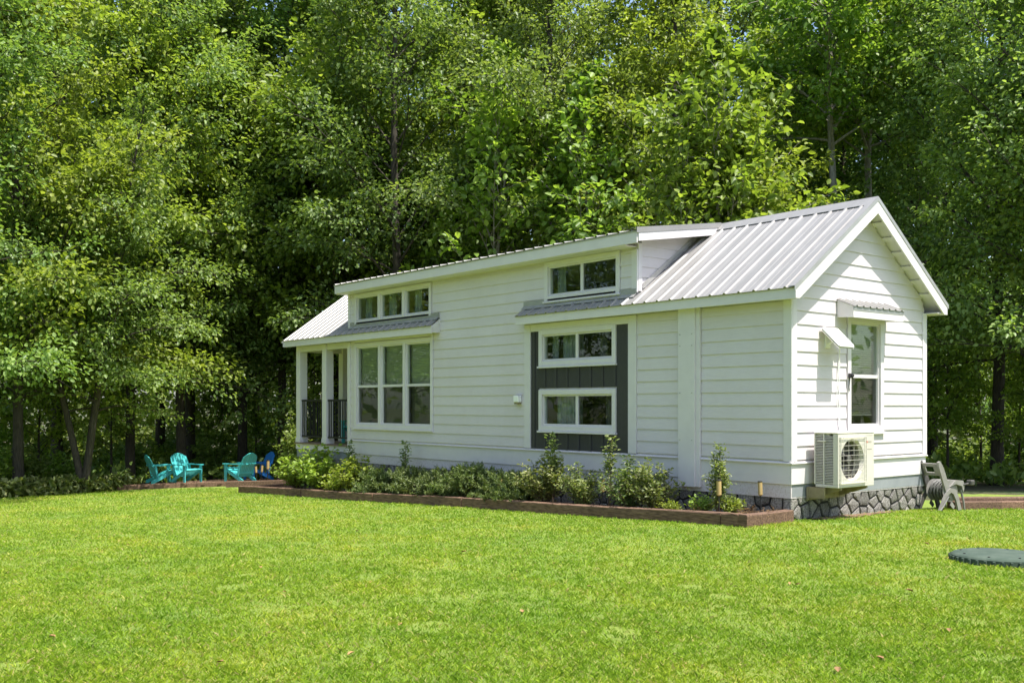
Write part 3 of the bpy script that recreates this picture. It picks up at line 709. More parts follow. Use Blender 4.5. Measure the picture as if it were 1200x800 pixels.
# ------------------------------------------------------------------ things fixed to the gable end
ac = thing('air_conditioner', 'cream outdoor air conditioner unit on a bracket under the end window', 'air conditioner', (0, 0, 0))
X0, X1, Y0, Y1, ZA, ZB = 0.12, 0.49, 0.36, 1.24, 0.45, 1.205
fy, fz, fr = Y0 + 0.345, (ZA + ZB) / 2 - 0.005, 0.285
body = MB()
body.cbox(X0, X1 - 0.15, Y0 + 0.03, Y1 - 0.001, ZA + 0.001, ZB - 0.027, 0.004)
body.box(X1 - 0.149, X1 - 0.004, Y1 - 0.02, Y1 - 0.002, ZA + 0.041, ZB - 0.027); body.box(X1 - 0.149, X1 - 0.021, fy + 0.30, Y1 - 0.021, ZA + 0.041, ZB - 0.027); body.box(X1 - 0.149, X1 - 0.004, Y0 + 0.031, Y1 - 0.021, ZA + 0.0415, ZA + 0.055)
body.cbox(X0 - 0.004, X1 + 0.006, Y0 - 0.006, Y1 + 0.006, ZB - 0.025, ZB, 0.010)
body.cbox(X0 + 0.02, X1, Y0, Y1 + 0.004, ZA + 0.002, ZA + 0.04, 0.005)
body = body.build('casing', 'cream', ac)
fy, fz, fr = Y0 + 0.345, (ZA + ZB) / 2 - 0.005, 0.285
# front plate with a round fan opening
n = 40; v = []; f = []
oc = [(Y0, ZA + 0.04), (Y1, ZA + 0.04), (Y1, ZB - 0.025), (Y0, ZB - 0.025)]
def edgept(th):
    dy, dz = math.cos(th), math.sin(th); ts = []
    for lim, d, c0 in ((Y1, dy, fy), (Y0, dy, fy), (ZB - 0.025, dz, fz), (ZA + 0.04, dz, fz)):
        if abs(d) > 1e-6:
            t = (lim - c0) / d
            if t > 0: ts.append(t)
    t = min(ts); return fy + dy * t, fz + dz * t
angs = sorted([2 * math.pi * k / n for k in range(n)] + [math.atan2(c[1] - fz, c[0] - fy) % (2 * math.pi) for c in oc])
for th in angs:
    e = edgept(th); v += [(X1, e[0], e[1]), (X1, fy + fr * math.cos(th), fz + fr * math.sin(th)), (X1 - 0.05, fy + fr * 0.93 * math.cos(th), fz + fr * 0.93 * math.sin(th)), (X1 - 0.02, e[0], e[1])]
m = len(angs)
for k in range(m):
    a, b = 4 * k, 4 * ((k + 1) % m); f += [(a, b, b + 1, a + 1), (a + 1, b + 1, b + 2, a + 2), (a, a + 3, b + 3, b)]
MB().add(v, f).build('front_panel', 'cream', ac)
MB().lathe([(fr * 0.95, 0), (fr * 0.95, 0.005)], 32).xf(Matrix.Translation((X1 - 0.142, fy, fz)) @ Matrix.Rotation(R(90), 4, 'Y')).build('fan_recess', 'fin_dark', ac)
fan = MB()
for k in range(3):
    pts = []
    for rr in (0.05, 0.12, 0.19, 0.25):
        for da in (-0.45, 0.45):
            th = k * 2.094 + da * (0.7 + rr) + rr * 1.2
            fan_x = X1 - 0.085 + 0.04 * (1 if da > 0 else -1); pts.append((fan_x, fy + rr * math.cos(th), fz + rr * math.sin(th)))
    q = [(2 * i, 2 * i + 1, 2 * i + 3, 2 * i + 2) for i in range(3)]
    fan.add(pts + [(p[0] - 0.004, p[1], p[2]) for p in pts], q + [tuple(i + 8 for i in reversed(z)) for z in q])
fan.build('fan', 'taupe_dark', ac)
MB().lathe([(0.06, 0), (0.06, 0.04), (0.03, 0.05)], 16).xf(Matrix.Translation((X1 - 0.09, fy, fz)) @ Matrix.Rotation(R(90), 4, 'Y')).build('fan_hub', 'taupe_dark', ac)
grille = MB()
s = 0.31
for k in range(9):
    z = fz - s + 0.045 + k * (2 * s - 0.09) / 8
    grille.tube([(X1 + 0.028, fy - s, z), (X1 + 0.028, fy + s, z)], 0.0021, 6)
for k in range(5):
    y = fy - s + 0.06 + k * (2 * s - 0.12) / 4
    grille.tube([(X1 + 0.024, y, fz - s), (X1 + 0.024, y, fz + s)], 0.0020, 6)
grille.tube([(X1 + 0.02, fy - s, fz - s), (X1 + 0.02, fy + s, fz - s), (X1 + 0.02, fy + s, fz + s), (X1 + 0.02, fy - s, fz + s), (X1 + 0.02, fy - s, fz - s)], 0.007, 6)
for yy in (-s, s):
    for zz in (-s, s): grille.tube([(X1 - 0.002, fy + yy, fz + zz), (X1 + 0.02, fy + yy, fz + zz)], 0.007, 6)
grille.build('fan_grille', 'cream', ac)
side = MB().box(X0 + 0.012, X1 - 0.06, Y0 + 0.024, Y0 + 0.0295, ZA + 0.06, ZB - 0.05).build('coil_face', 'fin_dark', ac)
me = MB().prism([(0, 0), (-0.018, -0.006), (-0.018, -0.012), (0, -0.007)], 'x', X0 + 0.006, X1 - 0.07).mesh('louvre'); me.materials.append(MATS['cream'])
nl = 30
for k in range(nl):
    o = bpy.data.objects.new('louvre', me); COL.objects.link(o); o.parent = ac; o.location = (0, Y0 + 0.022, ZA + 0.075 + k * (ZB - ZA - 0.13) / (nl - 1))
for xa in (X0, (X0 + X1) / 2 - 0.045, X1 - 0.075): MB().box(xa, xa + (0.016 if xa < X1 - 0.1 else 0.071), Y0 + 0.001, Y0 + 0.0295, ZA + 0.041, ZB - 0.026).build('side_post', 'cream', ac)
MB().cbox(X0 + 0.06, X0 + 0.19, Y0 - 0.012, Y0 - 0.001, ZB - 0.135, ZB - 0.115).build('handle', 'cream', ac)
# maker's mark and rating print on the front
MB().lathe([(0.016, 0), (0.016, 0.0015)], 12).xf(Matrix.Translation((X1 + 0.0005, Y1 - 0.175, ZB - 0.145)) @ Matrix.Rotation(R(90), 4, 'Y')).build('emblem', 'red_print', ac)
MB().tube([(X0 + 0.06, Y1 - 0.01, ZA + 0.22), (X0 + 0.06, Y1 + 0.07, ZA + 0.20), (X0 - 0.02, Y1 + 0.09, ZA + 0.12), (X0 - 0.095, Y1 + 0.09, ZA + 0.10)], 0.022, 8).build('line_set', 'white_plastic', ac, True)
p = MB()
for k in range(3): p.box(X1 + 0.0005, X1 + 0.0015, Y1 - 0.145 + k * 0.03, Y1 - 0.145 + k * 0.03 + 0.02, ZB - 0.156, ZB - 0.134)
for k in range(4): p.box(X1 + 0.0005, X1 + 0.0015, Y1 - 0.17 + k * 0.03, Y1 - 0.17 + k * 0.03 + 0.024, ZB - 0.252, ZB - 0.24)
p.box(X1 + 0.0005, X1 + 0.0015, Y1 - 0.23, Y1 - 0.03, ZB - 0.058, ZB - 0.054)
p.build('lettering', 'cream_print', ac)
for y in (Y0 + 0.09, Y1 - 0.16):
    MB().prism([(0.022, ZA - 0.002), (X1 - 0.02, ZA - 0.002), (X1 - 0.02, ZA - 0.03), (0.022, ZA - 0.17)], 'y', y, y + 0.035).build('bracket_arm', 'bracket', ac)
MB().cbox(0.02, 0.05, Y0 - 0.04, Y1 - 0.02, ZA - 0.185, ZA - 0.003, 0.004).build('bracket_rail', 'bracket', ac)
MB().cbox(0.05, 0.30, Y0 - 0.03, Y0 - 0.005, ZA - 0.155, ZA - 0.004, 0.004).build('bracket_plate', 'bracket', ac)

pn = thing('tilted_panel', 'white tilted square panel with a cable beside the end window', 'panel', (0.02, 0.82, 2.5)); pn['kind'] = 'thing'
ob = MB().cbox(-0.20, 0.20, -0.185, 0.185, -0.022, 0.022, 0.02)
M = Matrix.Translation((0.175, 0.0, 0.01)) @ Matrix.Rotation(R(44), 4, 'Y'); ob.xf(M).build('panel_cover', 'white_plastic', pn)
ob2 = MB().cbox(-0.205, 0.205, -0.19, 0.19, -0.030, -0.020, 0.006).xf(M).build('panel_rim', 'cream', pn)
MB().cbox(-0.01, 0.02, -0.06, 0.06, -0.13, 0.10, 0.005).build('wall_plate', 'white_plastic', pn)
MB().tube([(0.02, 0, -0.07), (0.15, 0, -0.02)], 0.016).build('mounting_arm', 'white_plastic', pn)
MB().tube([(0.10, 0.12, -0.08), (0.03, 0.26, -0.14), (0.02, 0.275, -0.3), (0.016, 0.27, -0.6), (0.016, 0.285, -1.0), (0.02, 0.27, -1.28)], 0.009, 6).build('cable', 'white_plastic', pn)
MB().tube([(0.02, 0.26, -0.3), (0.012, 0.22, -0.7), (0.016, 0.25, -1.1), (0.016, 0.29, -1.22), (0.02, 0.26, -1.3)], 0.006, 6).build('cable', 'white_plastic', pn)
cl = thing('cable_clip', 'small black camera clip on the end window frame', 'camera', (0.036, 1.345, 1.99))
MB().cbox(0, 0.05, -0.03, 0.04, -0.035, 0.035, 0.008).build('clip_body', 'black_metal', cl)
MB().tube([(0.05, 0.0, 0), (0.075, 0.01, 0)], 0.018, 10).build('lens_barrel', 'black_metal', cl)
MB().tube([(0.01, 0.0, -0.03), (0.008, -0.015, -0.14), (0.008, -0.005, -0.22)], 0.006, 6).build('cable', 'black_metal', cl)

# ------------------------------------------------------------------ planting bed, timber borders, patio
def sheet(name, poly, mat, dz, step=0.25):
    xs = np.arange(min(p[0] for p in poly) - step, max(p[0] for p in poly) + step, step); ys = np.arange(min(p[1] for p in poly) - step, max(p[1] for p in poly) + step, step)
    X, Y = np.meshgrid(xs, ys); n = len(xs); rng = np.random.default_rng(3)
    Z = gh(X, Y) + dz + rng.uniform(-.012, .012, X.shape)
    i, j = np.meshgrid(np.arange(n - 1), np.arange(len(ys) - 1)); a = (j * n + i).ravel()
    a = a[inside(poly, X[:-1, :-1].ravel() + step / 2, Y[:-1, :-1].ravel() + step / 2)]; Fc = np.stack([a, a + 1, a + n + 1, a + n], 1)
    u, inv = np.unique(Fc, return_inverse=True); V = np.stack([X.ravel(), Y.ravel(), Z.ravel()], 1)[u]
    return structure(link(name, np_mesh(name, V, inv.reshape(-1, 4), True), mat))
sheet('bare_soil', [(0.02, 0.25), (0.28, 0.45), (0.34, 1.1), (0.22, 1.7), (0.16, 2.4), (0.02, 2.6)], 'mulch', 0.014, 0.08)
YB = -1.0
sheet('planting_bed', [(-15.3, YB + 0.02), (-0.12, YB + 0.02), (-0.12, 0.05), (-14.2, 0.05), (-15.5, 2.4), (-16.2, 2.4)], 'mulch', 0.085, 0.1)
def timber(parent, p0, p1, h=0.15, wd=0.10, sink=0.05, seed=0, lift=0.0):
    """one landscaping timber between two ground points, following the ground"""
    p0 = Vector(p0); p1 = Vector(p1); d = p1 - p0; L = d.length; rng = random.Random(seed)
    n = max(2, int(L / 0.5)); rings = []
    t = d.normalized(); s = Vector((-t.y, t.x))
    for i in range(n + 1):
        q = p0 + d * i / n; z = G(q.x, q.y) + lift; j = lambda a: rng.uniform(-a, a)
        c = 0.012
        pr = [(-wd / 2, -sink), (wd / 2, -sink), (wd / 2, h - c), (wd / 2 - c, h), (-wd / 2 + c, h), (-wd / 2, h - c)]
        rings.append([(q.x + s.x * (u + j(.004)), q.y + s.y * (u + j(.004)), z + v + j(.005)) for u, v in pr])
    v = sum(rings, []); f = []
    for i in range(n):
        for k in range(6): f.append((i * 6 + k, i * 6 + (k + 1) % 6, (i + 1) * 6 + (k + 1) % 6, (i + 1) * 6 + k))
    f += [tuple(range(5, -1, -1)), tuple(n * 6 + k for k in range(6))]
    return MB().add(v, f).build('timber', 'timber', parent)
bb = thing('garden_border', 'dark brown timber border round the long planting bed by the house', 'border')
cuts = [-0.05, -0.34, -3.0, -6.05, -9.0, -12.0, -15.2]
for i in range(len(cuts) - 1): timber(bb, (cuts[i] - 0.008, YB + random.uniform(-.012, .012)), (cuts[i + 1] + 0.008, YB + random.uniform(-.012, .012)), 0.175, 0.135, seed=i)
timber(bb, (0.02, YB - 0.07), (0.01, -0.045), 0.165, 0.135, seed=20)
timber(bb, (-15.25, YB - 0.03), (-16.1, 1.6), 0.15, 0.10, seed=21)
PA = [gpt(px, py)[:2] for px, py in ((137, 574.5), (208, 571.5), (290, 569.0), (330, 568.5))]
PAT = [PA[0], PA[1], PA[2], PA[3], (PA[3][0] - 1.5, PA[3][1] + 3.2), (-24, 6), (PA[0][0] - 2.5, PA[0][1] + 3)]
sheet('patio', PAT, 'mulch', 0.075, 0.2)
pb = thing('patio_border', 'reddish timber edging along the seating circle under the trees', 'border')
for i in range(3):
    timber(pb, PA[i], PA[i + 1], 0.14, 0.11, seed=30 + i)
timber(pb, PA[3], (PA[3][0] - 0.7, PA[3][1] + 2.4), 0.14, 0.11, seed=35)
ub = thing('upper_border', 'short timber course behind the far end of the planting bed', 'border')
q = [gpt(px, py)[:2] for px, py in ((265, 571), (345, 569))]
timber(ub, q[0], q[1], 0.17, 0.11, seed=40)
rb = thing('side_border', 'double brown timber border on the grass behind the gable end', 'border')
q0, q1, q2 = gpt(1116, 597)[:2], gpt(1215, 596)[:2], gpt(1330, 594)[:2]
qm = tuple(q0[i] * 0.45 + q1[i] * 0.55 for i in (0, 1))
timber(rb, q0, qm, 0.13, 0.12, seed=41); timber(rb, qm, q1, 0.13, 0.12, seed=42); timber(rb, q1, q2, 0.13, 0.12, seed=43)
off = (-0.10, 0.10)
timber(rb, (q0[0] + off[0], q0[1] + off[1]), (q1[0] + off[0], q1[1] + off[1]), 0.19, 0.12, seed=44)
timber(rb, (q1[0] + off[0], q1[1] + off[1]), (q2[0] + off[0], q2[1] + off[1]), 0.19, 0.12, seed=45)

# ------------------------------------------------------------------ adirondack chairs
def make_chair(name, mat, label, group):
    t = thing(name, label, 'chair', group=group)
    # local: faces +x, width along y
    for s in (-1, 1):
        y = s * 0.27
        MB().prism([(-0.44, 0.0), (-0.36, 0.0), (0.30, 0.33), (0.36, 0.36), (0.36, 0.42), (0.28, 0.42), (-0.42, 0.09)], 'y', y - 0.014, y + 0.014).build('side_rail', mat, t)
        MB().prism([(0.27, 0.0), (0.36, 0.0), (0.365, 0.55), (0.24, 0.55)], 'y', y + s * 0.03 - 0.014, y + s * 0.03 + 0.014).build('leg', mat, t)
        MB().prism([(-0.27, 0.20), (-0.20, 0.22), (-0.27, 0.56), (-0.33, 0.56)], 'y', y + s * 0.03 - 0.012, y + s * 0.03 + 0.012).build('arm_post', mat, t)
        a = MB().prism([(-0.42, y - 0.03), (0.20, y - 0.035 + s * 0.02), (0.38, y - 0.07 + s * 0.02), (0.42, y - 0.03 + s * 0.02), (0.42, y + 0.04 + s * 0.02), (0.38, y + 0.075 + s * 0.02), (0.10, y + 0.06 + s * 0.02), (-0.42, y + 0.03)], 'z', 0.555, 0.58).build('arm', mat, t)
    ang = math.atan2(0.33, 0.66)
    for k in range(6):
        x = 0.345 - k * 0.098; z = 0.425 - k * 0.098 * 0.47
        MB().cbox(-0.041, 0.041, -0.285, 0.285, -0.01, 0.012, 0.004).xf(Matrix.Translation((x, 0, z)) @ Matrix.Rotation(-ang if k else R(25), 4, 'Y')).build('seat_slat', mat, t)
    # fan back: tapered slats with an arched top, tilted backward
    n = 7; M = Matrix.Translation((-0.19, 0, 0.17)) @ Matrix.Rotation(R(-24), 4, 'Y')
    for k in range(n):
        u0, u1 = (k - n / 2) / n, (k + 1 - n / 2) / n; wb, wt = 0.46, 0.62; g = 0.005
        def top(u): return 0.66 + 0.16 * math.cos(u * math.pi * 0.98) ** 0.9
        q = [(u0 * wb + g, 0), (u1 * wb - g, 0), (u1 * wt - g, top(u1 * 0.98) * 0.78), (u1 * wt * 0.94 - g, top(u1 * 0.98)), (u0 * wt * 0.94 + g, top(u0 * 0.98)), (u0 * wt + g, top(u0 * 0.98) * 0.78)]
        MB().prism(q, 'x', -0.01, 0.012).xf(M).build('back_slat', mat, t)
    MB().cbox(-0.034, -0.011, -0.27, 0.27, 0.10, 0.16, 0.004).xf(M).build('back_brace', mat, t)
    MB().cbox(-0.034, -0.011, -0.30, 0.30, 0.40, 0.455, 0.004).xf(M).build('back_brace', mat, t)
    return t
def heading(r, f): return math.atan2(r * RT[1] + f * FW[1], r * RT[0] + f * FW[0])
def place(o, px, d, hd, dz=0.0):
    x, y, z = atd(px, d); o.location = (x, y, z + dz); o.rotation_euler = (0, 0, hd)
grp = 'adirondack chairs round the seating circle'
c1 = make_chair('adirondack_chair', 'turquoise', 'turquoise adirondack chair seen from behind, farthest from the house', grp)
place(c1, 190, 30.2, heading(0.80, 0.60), 0.085)
c2 = copy_tree(c1); c2['label'] = 'turquoise adirondack chair with its fan back facing the lawn, middle of the three'
place(c2, 219, 29.8, heading(0.78, -0.62), 0.085)
c3 = copy_tree(c1); c3['label'] = 'turquoise adirondack chair nearest the house, its back to the porch'
place(c3, 281, 29.6, heading(-0.85, 0.52), 0.085)
c4 = make_chair('adirondack_chair', 'blue_plastic', 'deep blue adirondack chair partly hidden behind a turquoise one', grp)
place(c4, 302, 31.2, heading(-0.75, -0.65), 0.085)
for c in (c1, c2, c3, c4): c.scale = (0.93,) * 3
c5 = copy_tree(c1); c5['label'] = 'turquoise adirondack chair on the porch behind the black railing'; c5['group'] = 'porch furniture'
c5.location = (-12.85, 0.95, 0.664); c5.rotation_euler = (0, 0, R(-80))

# ------------------------------------------------------------------ solar garden lights on stakes
def make_light():
    t = thing('garden_light', 'x', 'garden light', group='tan solar garden lights on black stakes')
    MB().tube([(0, 0, -0.06), (0, 0, 0.26)], [0.006, 0.009], 8).build('stake', 'black_metal', t)
    MB().lathe([(0.018, 0.25), (0.029, 0.262), (0.030, 0.40), (0.030, 0.425)], 14).build('lamp_shade', 'lamp_tan', t, True)
    MB().lathe([(0.024, 0.4251), (0.033, 0.427), (0.034, 0.435), (0.024, 0.442)], 14).build('cap', 'black_metal', t, True)
    return t
L0 = make_light(); first = True
def light(px, py, y, label, scale=1.0, ground=False, d=None):
    global first
    o = L0 if first else copy_tree(L0); first = False
    o['label'] = label
    if d: x, yy, z = atd(px, d); z += 0.07
    else:
        x, _ = ony(px, py, y); yy = y; z = G(x, y) + 0.085
    o.location = (x, yy, z); o.scale = (scale,) * 3; o.rotation_euler = (R(random.uniform(-4, 4)), R(random.uniform(-4, 4)), random.uniform(0, 6))
light(585, 580, -0.85, 'tan garden light at the front of the low junipers in the bed', 1.0)
light(705, 590, -0.72, 'tan garden light in front of the bare-stemmed shrub by the dark bay', 1.1)
light(843, 602, -0.78, 'tan garden light in front of the narrow upright shrub', 1.15)
light(892, 603, -0.20, 'tan garden light against the stone base nearest the house corner', 1.05)
light(177, 569, 0, 'tan garden light left of the farthest turquoise chair', 1.2, d=30.6)
light(306, 569, 0, 'shorter tan garden light beside the blue chair', 1.15, d=29.4)
light(313.5, 569, 0, 'taller tan garden light right of the blue chair', 1.45, d=29.6)
light(301, 569, 0, 'tan garden light directly in front of the blue chair', 1.1, d=29.2)

# ------------------------------------------------------------------ hose reel cart by the far gable corner
def hose_reel():
    x, y, z = 0.22, 3.60, G(0.22, 3.6)
    t = thing('hose_reel', 'taupe plastic garden hose reel cart leaning by the far house corner', 'hose reel', (x, y, z), R(-32))
    # local: u = y' runs left-right in view, built facing +x
    def P(mb): return mb
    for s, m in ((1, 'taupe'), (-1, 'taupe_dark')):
        X = s * 0.20
        # curved A-frame side with an oval cut-out
        outer = [(-0.30, 0.0), (-0.19, 0.20), (-0.10, 0.33), (-0.02, 0.38), (0.08, 0.36), (0.17, 0.24), (0.25, 0.0)]
        inner = [(-0.24, 0.0), (-0.14, 0.17), (-0.07, 0.27), (-0.01, 0.31), (0.05, 0.28), (0.11, 0.18), (0.17, 0.0)]
        n = len(outer); v = []; f = []
        for dx in (-0.018, 0.018): v += [(X + dx, a, b) for a, b in outer] + [(X + dx, a, b) for a, b in inner]
        for i in range(n - 1):
            f += [(i, i + 1, n + i + 1, n + i), (2 * n + i, 3 * n + i, 3 * n + i + 1, 2 * n + i + 1), (i, 2 * n + i, 2 * n + i + 1, i + 1), (n + i, n + i + 1, 3 * n + i + 1, 3 * n + i)]
        f += [(0, n, 3 * n, 2 * n), (n - 1, 3 * n - 1, 4 * n - 1, 2 * n - 1)]
        MB().add(v, f).build('side_frame', m, t)
        MB().prism([(-0.015, 0.10), (0.06, 0.03), (0.09, 0.08), (0.02, 0.16)], 'x', X - 0.008, X + 0.008).build('frame_web', m, t)
        # handle upright leaning to the left
        MB().prism([(-0.10, 0.30), (0.0, 0.34), (-0.17, 0.72), (-0.245, 0.82), (-0.29, 0.80), (-0.275, 0.72)], 'x', X * 0.9 - 0.02, X * 0.9 + 0.02).build('handle_upright', m, t)
    hp = MB().cbox(-0.18, 0.18, -0.012, 0.012, 0.0, 0.055); hp.cbox(-0.18, 0.18, -0.012, 0.012, 0.16, 0.22); hp.cbox(-0.18, -0.11, -0.012, 0.012, 0.055, 0.16); hp.cbox(0.05, 0.18, -0.012, 0.012, 0.055, 0.16)
    hp.xf(Matrix.Translation((0, -0.165, 0.58)) @ Matrix.Rotation(R(24), 4, 'X')).build('handle_grip', 'taupe', t)
    for s in (-1, 1):
        MB().lathe([(0.03, 0), (0.175, 0.004), (0.18, 0.014), (0.03, 0.018)], 22).xf(Matrix.Translation((s * 0.16, 0.02, 0.33)) @ Matrix.Rotation(R(90), 4, 'Y')).build('reel_flange', 'taupe', t)
    MB().lathe([(0.10, -0.15), (0.10, 0.15)], 18).xf(Matrix.Translation((0, 0.02, 0.33)) @ Matrix.Rotation(R(90), 4, 'Y')).build('drum', 'taupe_dark', t)
    pts = []
    for k in range(140):
        th = k * 0.55; lay = k / 140; r = 0.112 + 0.022 * int(lay * 2.99)
        pts.append((-0.13 + 0.26 * abs(((lay * 3) % 2) - 1), 0.02 + r * math.cos(th), 0.33 + r * math.sin(th)))
    MB().tube(pts, 0.012, 6).build('hose', 'hose', t, True)
    # tray that runs out to the right, and the crank
    MB().prism([(-0.02, 0.40), (0.12, 0.50), (0.30, 0.49), (0.34, 0.40), (0.30, 0.30), (0.27, 0.40), (0.12, 0.44)], 'x', -0.19, 0.205).build('guide_cover', 'taupe', t)
    MB().tube([(0.19, 0.30, 0.42), (0.24, 0.38, 0.44), (0.25, 0.44, 0.45)], 0.016, 8).build('crank', 'taupe_dark', t, True)
    MB().cbox(0.19, 0.30, 0.38, 0.47, 0.41, 0.50, 0.015).build('crank_grip', 'taupe_dark', t)
    for s in (-1, 1):
        MB().tube([(s * 0.17, 0.28, 0.34), (s * 0.18, 0.33, 0.16), (s * 0.18, 0.36, 0.0)], [0.02, 0.017, 0.016], 8).build('leg', 'taupe', t, True)
    MB().tube([(0.16, 0.05, 0.20), (0.24, -0.10, 0.24), (0.245, -0.22, 0.10), (0.25, -0.33, 0.012), (0.28, -0.40, 0.012)], 0.012, 6).build('hose', 'hose', t, True)
    t.rotation_euler = (0, 0, math.atan2(RT[1], RT[0]) - R(90) + R(28))
    t.scale = (0.95, 0.95, 0.95)
hose_reel()

# ------------------------------------------------------------------ septic lid in the lawn
x, y, _ = gpt(1170, 658)
LID = (x, y)
lid = thing('ground_lid', 'round dark green plastic tank lid set in the lawn', 'lid', (x, y, G(x, y) + 0.03))
MB().lathe([(0.44, -0.03), (0.44, 0.035), (0.425, 0.05), (0.40, 0.056), (0.30, 0.062), (0.0005, 0.066)], 48).build('lid_plate', 'lid_green', lid, True)
me = MB().cbox(-0.012, 0.018, -0.012, 0.012, -0.02, 0.030, 0.003).mesh('rim_rib'); me.materials.append(MATS['lid_green'])
for k in range(36):
    th = k * math.pi / 18; o = bpy.data.objects.new('rim_rib', me); COL.objects.link(o); o.parent = lid; o.location = (0.445 * math.cos(th), 0.445 * math.sin(th), 0); o.rotation_euler = (0, 0, th)
for k in range(8):
    th = k * math.pi / 4 + 0.2; MB().lathe([(0.012, 0), (0.012, 0.006), (0.004, 0.008)], 8, (0.36 * math.cos(th), 0.36 * math.sin(th), 0.0585)).build('bolt', 'black_metal', lid)

# ------------------------------------------------------------------ foliage generators
def norm(a): return a / np.maximum(np.linalg.norm(a, axis=-1, keepdims=True), 1e-9)
def leaves(P, A, N, ln, wd, fold=0.18, six=True):
    """leaf faces: centres P, axes A, normals N, lengths, widths; folded along the midrib"""
    n = len(P); A = norm(A); B = norm(np.cross(N, A)); N = np.cross(A, B)
    ln = np.broadcast_to(ln, n)[:, None]; wd = np.broadcast_to(wd, n)[:, None]
    if six:
        pts = [P - A * ln * .5, P - A * ln * .18 + B * wd * .5 + N * wd * fold, P + A * ln * .2 + B * wd * .40 + N * wd * fold * .6, P + A * ln * .5 - N * ln * .10,
               P + A * ln * .2 - B * wd * .40 + N * wd * fold * .6, P - A * ln * .18 - B * wd * .5 + N * wd * fold]
        V = np.stack(pts, 1).reshape(-1, 3); b = np.arange(n)[:, None] * 6
        return V, np.concatenate([b + [0, 3, 2, 1], b + [0, 5, 4, 3]], 0)
    pts = [P - A * ln * .5, P + B * wd * .5 + N * wd * fold, P + A * ln * .5, P - B * wd * .5 + N * wd * fold]
    V = np.stack(pts, 1).reshape(-1, 3); b = np.arange(n)[:, None] * 4
    return V, b + [0, 3, 2, 1]
def tubes(paths, radii, n):
    """many tubes, paths (m,k,3), radii (m,k)"""
    Pt = np.asarray(paths); m, k, _ = Pt.shape
    T = np.gradient(Pt, axis=1); T = norm(T)
    ref = np.where(np.abs(T[..., 2:3]) > 0.9, np.array([1., 0, 0]), np.array([0, 0, 1.]))
    a = norm(np.cross(T, ref)); b = np.cross(T, a); th = np.arange(n) * 2 * np.pi / n
    V = Pt[:, :, None, :] + (a[:, :, None, :] * np.cos(th)[:, None] + b[:, :, None, :] * np.sin(th)[:, None]) * np.asarray(radii)[:, :, None, None]
    base = (np.arange(m)[:, None, None] * k + np.arange(k - 1)[None, :, None]) * n; i = np.arange(n)[None, None, :]; j = (i + 1) % n
    Fq = np.stack([base + i, base + j, base + n + j, base + n + i], -1).reshape(-1, 4)
    return V.reshape(-1, 3), Fq
def join(parts):
    Vs, Fs, o = [], [], 0
    for V, Fc in parts: Vs.append(V); Fs.append(Fc + o); o += len(V)
    return np.concatenate(Vs), np.concatenate(Fs)

